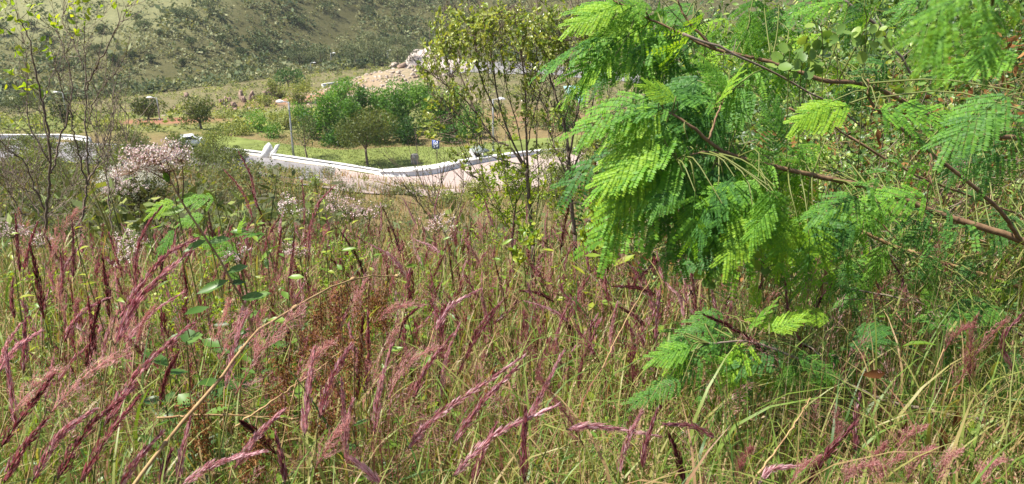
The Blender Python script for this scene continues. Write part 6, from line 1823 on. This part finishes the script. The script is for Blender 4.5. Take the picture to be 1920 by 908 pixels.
# bushy weeds with tiny leaves
for (px, py, D, sp, n, ti, lb) in ((370, 520, 2.9, 1.0, 2000, .6, 'bushy weed with tiny bright yellow-green leaves left of the straw stem'), (640, 440, 4.2, 1.3, 1300, .4, 'fresh green bushy weed under the curved pink plume'),
                                   (480, 500, 3.4, 1.0, 1200, .35, 'green bushy weed right above the blue-green weed'), (800, 500, 3.8, 1.0, 900, .3, 'bushy green weed in the middle among the plumes'), (900, 410, 4.8, 1.1, 900, .5, 'lime bushy weed left of the slender stems'),
                                   (700, 560, 2.9, .8, 1500, .3, 'low bushy weed above the rusty stalks'), (1130, 420, 3.9, .9, 1500, .7, 'yellowish bushy weed between dark stems and fronds'), (60, 470, 3.6, .9, 1400, .6, 'bushy weed at the left edge behind the plumes')):
    c = pt(px, py, D); b = onground(c[0], c[1]); root = thing('bushy_weed', lb, 'weed', b)
    g = Geo(); cs = []
    for k in range(26):
        e = c + rng.normal(0, .09, 3) * (1, .6, .8) * sp; cs.append(bez([b, (b + e) / 2 + rng.normal(0, .03, 3), e], 6)); g.tube(cs[-1], .002, .001, 3, .5, False)
    part('stems', g, M['green_stem'], root, kind='stuff')
    g = Geo(); z = .8 + .1 * D; tw_ = side_twigs([(c_, .002, .001) for c_ in cs], 90, .05, .14, .3, .001, .8, 1); P = np.array([tw_[i][0][j] for i, j in zip(rng.integers(0, 90, n), rng.integers(1, 6, n))]) + rng.normal(0, .008, (n, 3))
    g.stamp(DIA, scaled(frames(rand_dirs(n, .2), norm(rng.normal(0, .5, (n, 3)) + (0, 0, 1))), rng.uniform(.010, .024, n) * z, rng.uniform(.005, .011, n) * z), P, np.clip(rng.normal(ti, .22, n), 0, 1)); part('leaves', g, M['lime'], root, kind='stuff')

# pinnate sprigs between the plumes (single arching leaves)
for (px, py, D, ang, ln, ti, sh, lb) in ((330, 378, 2.9, 200, .17, .86, 2, 'lime feathery leaf arching left of the pink-flowered stalk'), (405, 375, 3.6, 178, .20, .58, 0, 'flat feathery leaf right of the pink-flowered stalk'),
                                         (440, 445, 3.2, 62, .13, .86, 2, 'small bright yellow feathery leaf pointing up'), (385, 405, 3.0, 190, .12, .58, 2, 'short feathery leaf below the flat one'),
                                         (500, 440, 3.6, 170, .2, .34, 0, 'low feathery leaf behind the small yellow one'), (450, 480, 3.2, 150, .2, .58, 0, 'feathery leaf above the blue-green weed'),
                                         (330, 430, 3.0, 225, .2, .34, 2, 'drooping feathery leaf left of the stalk')):
    p = pt(px, py, D); b = onground(p[0], p[1] + .1); br = [([b, (b + p) / 2 + (.02, 0, 0), p + (0, 0, -.02), p], .003, .0018)]
    frond_tree('feathery_seedling', lb, 'seedling', b, br, [(px, py, D, ang, ln, ti, sh, .15)], 'green_stem')

# ------------------------------------------------------------------ pink-flowered stalk
D = 2.6; b = onground(*pt(500, 700, D)[:2]); root = thing('flowering_stalk', 'tall stalk with branched heads of small pink and buff florets', 'flower', b)
g = Geo(); g.tube(bez([b, pt(478, 640, D), pt(430, 520, D), pt(388, 450, D), pt(345, 385, D), pt(318, 335, D)], 24), .0048, .003, 6); part('stem', g, M['straw_stem'], root, True)
tips = []
g = Geo()
for (x0, y0, x1, y1) in ((318, 335, 300, 305), (318, 335, 310, 295), (342, 380, 340, 300), (322, 345, 262, 312), (335, 365, 325, 320), (318, 335, 290, 300)):
    g.tube(bez([pt(x0, y0, D), pt((x0 + x1) / 2 + 3, (y0 + y1) / 2, D), pt(x1, y1, D)], 6), .003, .0016, 4, .4, False)
hubs = [((300, 305), (262, 300, 40, 22)), ((310, 295), (310, 278, 24, 16)), ((340, 300), (336, 292, 22, 16)), ((262, 312), (262, 290, 26, 16)), ((262, 312), (235, 320, 26, 12)), ((290, 300), (290, 295, 26, 18)), ((325, 320), (300, 312, 40, 10))]
for (hx, hy), (cx, cy, rx, ry) in hubs:
    for k in range(26):
        e = pt(cx + rng.uniform(-rx, rx), cy + rng.uniform(-ry, ry), D + rng.uniform(-.06, .06)); q = pt(hx, hy, D)
        m = (q * .45 + e * .55) + (0, 0, -.008); g.tube(bez([q, m, e], 5), .0011, .0007, 3, .4, False); tips.append(e)
part('flower_stalks', g, M['bark_warm'], root, kind='stuff')
g = Geo(); tips = np.array(tips); n = len(tips) * 9; P = np.repeat(tips, 9, 0) + rng.normal(0, .006, (n, 3))
px_ = 960 + F * P[:, 0] / (P[:, 1] * CP - P[:, 2] * SP)
g.stamp(DIA, scaled(frames(rand_dirs(n, .5), norm(rng.normal(size=(n, 3)))), .0085, .005), P, np.clip(np.where(rng.uniform(0, 1, n) < .3, .68, np.where(rng.uniform(0, 1, n) < .5, .95, .25)) + rng.normal(0, .2, n), 0, 1)); part('florets', g, M['pinkflower'], root, kind='stuff')
ms = leaf_meshes(OVAL, M['weed'], (.35, .6)); Ms, Ps, mi = [], [], []
for (px, py, ang, L, k) in ((318, 345, 100, .055, 0), (338, 372, 20, .07, 1), (350, 392, 190, .09, 1), (390, 455, 15, .10, 0), (388, 450, 205, .09, 0), (425, 510, 20, .10, 0), (430, 525, 200, .12, 0), (450, 560, 15, .11, 0), (470, 620, 190, .1, 0)):
    a = R(ang); d = np.array((math.cos(a), -.3, math.sin(a))); Ms.append(scaled(frames(norm(d)[None], np.array([[0, -.5, .8]])), [L], [L * .42])[0]); Ps.append(pt(px, py, D)); mi.append(k)
leaf_parts(root, 'leaf', ms, np.array(Ms), np.array(Ps), mi, None)

# other small pink flower heads
for i, (px, py, D, lb) in enumerate(((225, 350, 12, 'small head of lilac florets under the white-flowered shrub'), (20, 430, 3.8, 'lilac floret head at the left edge'), (75, 448, 3.9, 'lilac floret head between left edge plumes'), (245, 448, 3.6, 'pale pink floret head below the white flowers'),
                                     (238, 470, 3.5, 'buff floret head below the pale pink one'), (545, 385, 5, 'cream floret head below the white wall'), (650, 385, 5.5, 'pink floret head before the paving, left'), (690, 395, 5.2, 'pinkish floret head before the paving, middle'),
                                     (820, 420, 4.6, 'lilac floret head among the plumes right of centre'), (625, 375, 5.5, 'pale floret head under the curved pink plume'), (560, 470, 3.6, 'faded pink floret head by the long maroon plume'), (440, 478, 3.2, 'cream floret head behind the yellow leaf'))):
    c = pt(px, py, D); b = onground(c[0], c[1]); root = thing('floret_head', lb, 'flower', b); s = D / 4
    g = Geo(); g.tube(bez([b, (b + c) / 2 + (.03, 0, 0), c], 8), .003 * s**.5, .0015, 4, .5, False)
    tp = c + rng.normal(0, 1, (34, 3)) * (.045, .045, .02) * s
    for e in tp:
        g.tube([c + (0, 0, -.05 * s), e], .001 * s, .0007 * s, 3, .4, False)
    part('stem', g, M['green_stem'], root)
    g = Geo(); n = len(tp) * 8; P = np.repeat(tp, 8, 0) + rng.normal(0, .006 * s, (n, 3))
    g.stamp(DIA, scaled(frames(rand_dirs(n, .5), norm(rng.normal(size=(n, 3)))), .009 * s, .006 * s), P, np.clip((.85 if 'cream' in lb or 'buff' in lb else .62) + rng.normal(0, .18, n), 0, 1)); part('florets', g, M['pinkflower'], root, kind='stuff')

# white-flowered shrub
D = 15.; c = pt(248, 338, D); b = onground(c[0], c[1]); root = thing('flowering_shrub', 'shrub topped with cream-white flower tufts behind the pink florets', 'shrub', b)
g = Geo()
for k in range(14):
    e = c + rng.normal(0, 1, 3) * (.45, .3, .2); g.tube(bez([b + rng.normal(0, .05, 3), (b + e) / 2, e], 6), .02, .006, 4)
part('stems', g, M['bark'], root, True)
g = Geo(); crown(g, c + (0, 0, -.12), (.72, .5, .36), 2600, .07, .3, .12, 12, aspect=.45, shell=.4); crown(g, (c[0] + .1, c[1], (b[2] + c[2]) / 2), (.5, .4, .8), 1600, .07, .12, .1, 8); part('foliage', g, M['scrub'], root)
g = Geo(); L = norm(rng.normal(size=(260, 3)) + (0, -.2, .5)) * rng.uniform(.75, 1.02, (260, 1)) * (.72, .5, .30) + c; n = 260 * 12; P = np.repeat(L, 12, 0) + rng.normal(0, .022, (n, 3))
g.stamp(DIA, scaled(frames(rand_dirs(n, .8), norm(rng.normal(size=(n, 3)))), .035, .016), P, np.clip(rng.normal(.6, .25, n), 0, 1)); part('flower_tufts', g, M['cream'], root, kind='stuff')

# ------------------------------------------------------------------ rusty dried seed stalks and straw stems
for i, (x0, y0, x1, y1, D, lb) in enumerate(((690, 545, 680, 650, 2.3, 'rusty seed stalk hanging right of the straw stem tip'), (640, 545, 620, 720, 2.1, 'tall rusty seed stalk under the tip of the straw stem'), (600, 560, 585, 690, 2.2, 'rusty seed stalk left of the tallest one'),
                                             (665, 640, 640, 850, 1.9, 'long rusty seed stalk between the mauve plumes'), (610, 700, 600, 900, 1.8, 'dark rusty seed stalk at the bottom by the tall mauve plume'), (715, 545, 712, 620, 2.4, 'short rusty seed stalk right of the others'),
                                             (545, 640, 520, 800, 1.9, 'rusty seed stalk under the feathery plume'), (380, 740, 372, 860, 1.7, 'rusty seed stalk in the lower left grass'), (480, 800, 470, 905, 1.6, 'rusty seed stalk at the bottom left of centre'))):
    a, e = pt(x0, y0, D), pt(x1, y1, D); b = onground(e[0] - .02, e[1]); root = thing('dried_stalk', lb, 'stalk', b)
    P = bez([b, (b + a) / 2 + rng.normal(0, .02, 3), a, a + (.03, 0, -.04)], 16); g = Geo(); g.tube(P, .003, .0012, 4); part('stem', g, M['bark_warm'], root)
    g = Geo(); n = 1000; t = rng.uniform(0, 1, n); Lc = a[None] * (1 - t[:, None]) + e[None] * t[:, None]
    cl = np.repeat(rng.normal(0, 1, (40, 3)) * (.018, .018, .02), 25, 0); t2 = np.repeat(rng.uniform(0, 1, 40), 25) + rng.normal(0, .03, n); Lc = a[None] * (1 - t2[:, None]) + e[None] * t2[:, None]
    P = Lc + cl * 1.0 + rng.normal(0, .007, (n, 3)) * (1, 1, 2.2)
    g.stamp(DIA, scaled(frames(norm(rng.normal(0, .6, (n, 3)) - (0, 0, .8)), norm(rng.normal(size=(n, 3)))), rng.uniform(.006, .013, n), rng.uniform(.003, .005, n)), P, np.clip(rng.normal(.45, .25, n), 0, 1)); part('seed_husks', g, M['rust'], root, kind='stuff')
for pl, r0, r1, lb in (([(235, 930, 1.35), (300, 845, 1.4), (420, 700, 1.5), (480, 625, 1.6), (560, 572, 1.75), (640, 530, 1.95), (705, 518, 2.1), (760, 520, 2.2)], .0045, .0015, 'long arching straw-coloured stem crossing the lower left'),
                       ([(295, 782, 1.7), (400, 778, 1.7), (560, 785, 1.75)], .0025, .0015, 'thin horizontal reddish straw low at left'),
                       ([(440, 800, 1.7), (520, 745, 1.75), (600, 690, 1.9), (690, 620, 2.1)], .0026, .0014, 'thin straw slanting up toward the rusty stalks'),
                       ([(1405, 912, 1.5), (1450, 850, 1.55), (1500, 780, 1.6), (1520, 745, 1.65)], .0026, .0012, 'pale straw slanting up in the lower right'),
                       ([(1130, 690, 1.9), (1180, 590, 2.1), (1270, 440, 2.6)], .002, .001, 'thin yellowish straw rising toward the hanging fronds'),
                       ([(1885, 908, 1.6), (1890, 800, 1.6), (1905, 640, 1.8)], .0026, .0015, 'upright green stalk at the right edge')):
    P = bez([pt(*p) for p in pl], 26) + rng.normal(0, .0012, (26, 3)); g = Geo(); g.tube(P, r0, r1, 6)
    for i in range(4, 26, 5):
        g.tube([P[i] - (P[i] - P[i - 1]) * .12, P[i] + (P[i] - P[i - 1]) * .12], r0 * 1.3, r0 * 1.3, 6)
    link('dry_stem', g.mesh('dry_stem', M['green_stem'] if 'green' in lb else M['straw_stem'], P[0], True), None, P[0], lb, 'stem')
# brown curled dead leaves at the lower right
for (px, py, D, L, ang, lb) in ((1660, 700, 1.9, .07, 178, 'curled brown dead leaf lying on the slanting branch'), (1795, 765, 1.8, .07, 265, 'dark brown dead leaf hanging at right'), (1700, 790, 1.8, .09, 250, 'dark red-brown dead leaf under the branch'), (1765, 800, 1.75, .08, 275, 'dead leaf folded beside the dark red one')):
    a = R(ang); p = pt(px, py, D); d = norm(np.array((math.cos(a), -.2, math.sin(a)))); g = Geo(); g.stamp(LANCE, scaled(frames(d[None], np.array([[.2, -.8, .4]])), [L], [L * .35]), p[None], .15)
    link('dead_leaf', g.mesh('dead_leaf', M['rust'], p), None, p, lb, 'leaf')

# fine open heads that veil the foreground in pink: far too many and too thin to count
def build_haze_heads():
    g = Geo(); N = 520
    for k in range(N):
        y = math.exp(rng.uniform(math.log(1.35), math.log(7))); x = rng.uniform(-.66, .62) * y
        if x / y > .1 and rng.uniform() < .55:
            continue
        b = onground(x, y); h = rng.uniform(.5, 1.0); a = rng.normal(.1, .5); L = rng.uniform(.10, .2)
        c = b + (0, 0, h); t = norm(np.array((math.sin(a), rng.normal(0, .3), math.cos(a))))
        n = 130; s_ = rng.uniform(0, 1, n)
        rad = rand_dirs(n); q = c + t * (L * s_)[:, None] + rad * ((.030 * (1 - s_) + .006) * rng.uniform(.2, 1, n)**.6)[:, None]
        tone = float(np.clip(rng.normal(.5, .2), .1, .9))
        g.stamp(DIA, scaled(frames(norm(t + rad * .7 + rng.normal(0, .3, (n, 3))), norm(rng.normal(size=(n, 3)))), rng.uniform(.008, .018, n), np.maximum(.0011, .0006 * y)), q, tone + rng.normal(0, .13, n))
        g.tube(bez([b, (b + c) / 2 + (rng.normal(0, .03), 0, 0), c, c + t * L], 6), .0011, .0006, 3, .2, False)
    link('fine_seed_heads', g.mesh('fine_seed_heads', M['feather']), None, None, 'haze of fine open pink seed heads among the grass', 'seed heads', None, 'stuff')


build_haze_heads()

# ------------------------------------------------------------------ haze in the valley air
me = bpy.data.meshes.new('haze')
x0, x1, y0, y1, z0, z1 = -4100, 4100, -3050, 4050, -60.0, 340.0
me.from_pydata([(x, y, z) for z in (z0, z1) for x, y in ((x0, y0), (x1, y0), (x1, y1), (x0, y1))], [], [(0, 3, 2, 1), (4, 5, 6, 7), (0, 1, 5, 4), (1, 2, 6, 5), (2, 3, 7, 6), (3, 0, 4, 7)])
hm, hn = new_mat('valley_haze')
pv = hn.nodes.new('ShaderNodeVolumePrincipled'); pv.inputs['Density'].default_value = 0.00013; pv.inputs['Color'].default_value = (.92, .95, 1, 1); pv.inputs['Anisotropy'].default_value = .2
ho = hn.nodes.new('ShaderNodeOutputMaterial'); hn.links.new(pv.outputs[0], ho.inputs['Volume']); me.materials.append(hm)
link('haze', me, kind='stuff', label='thin pale haze in the valley air', cat='haze')
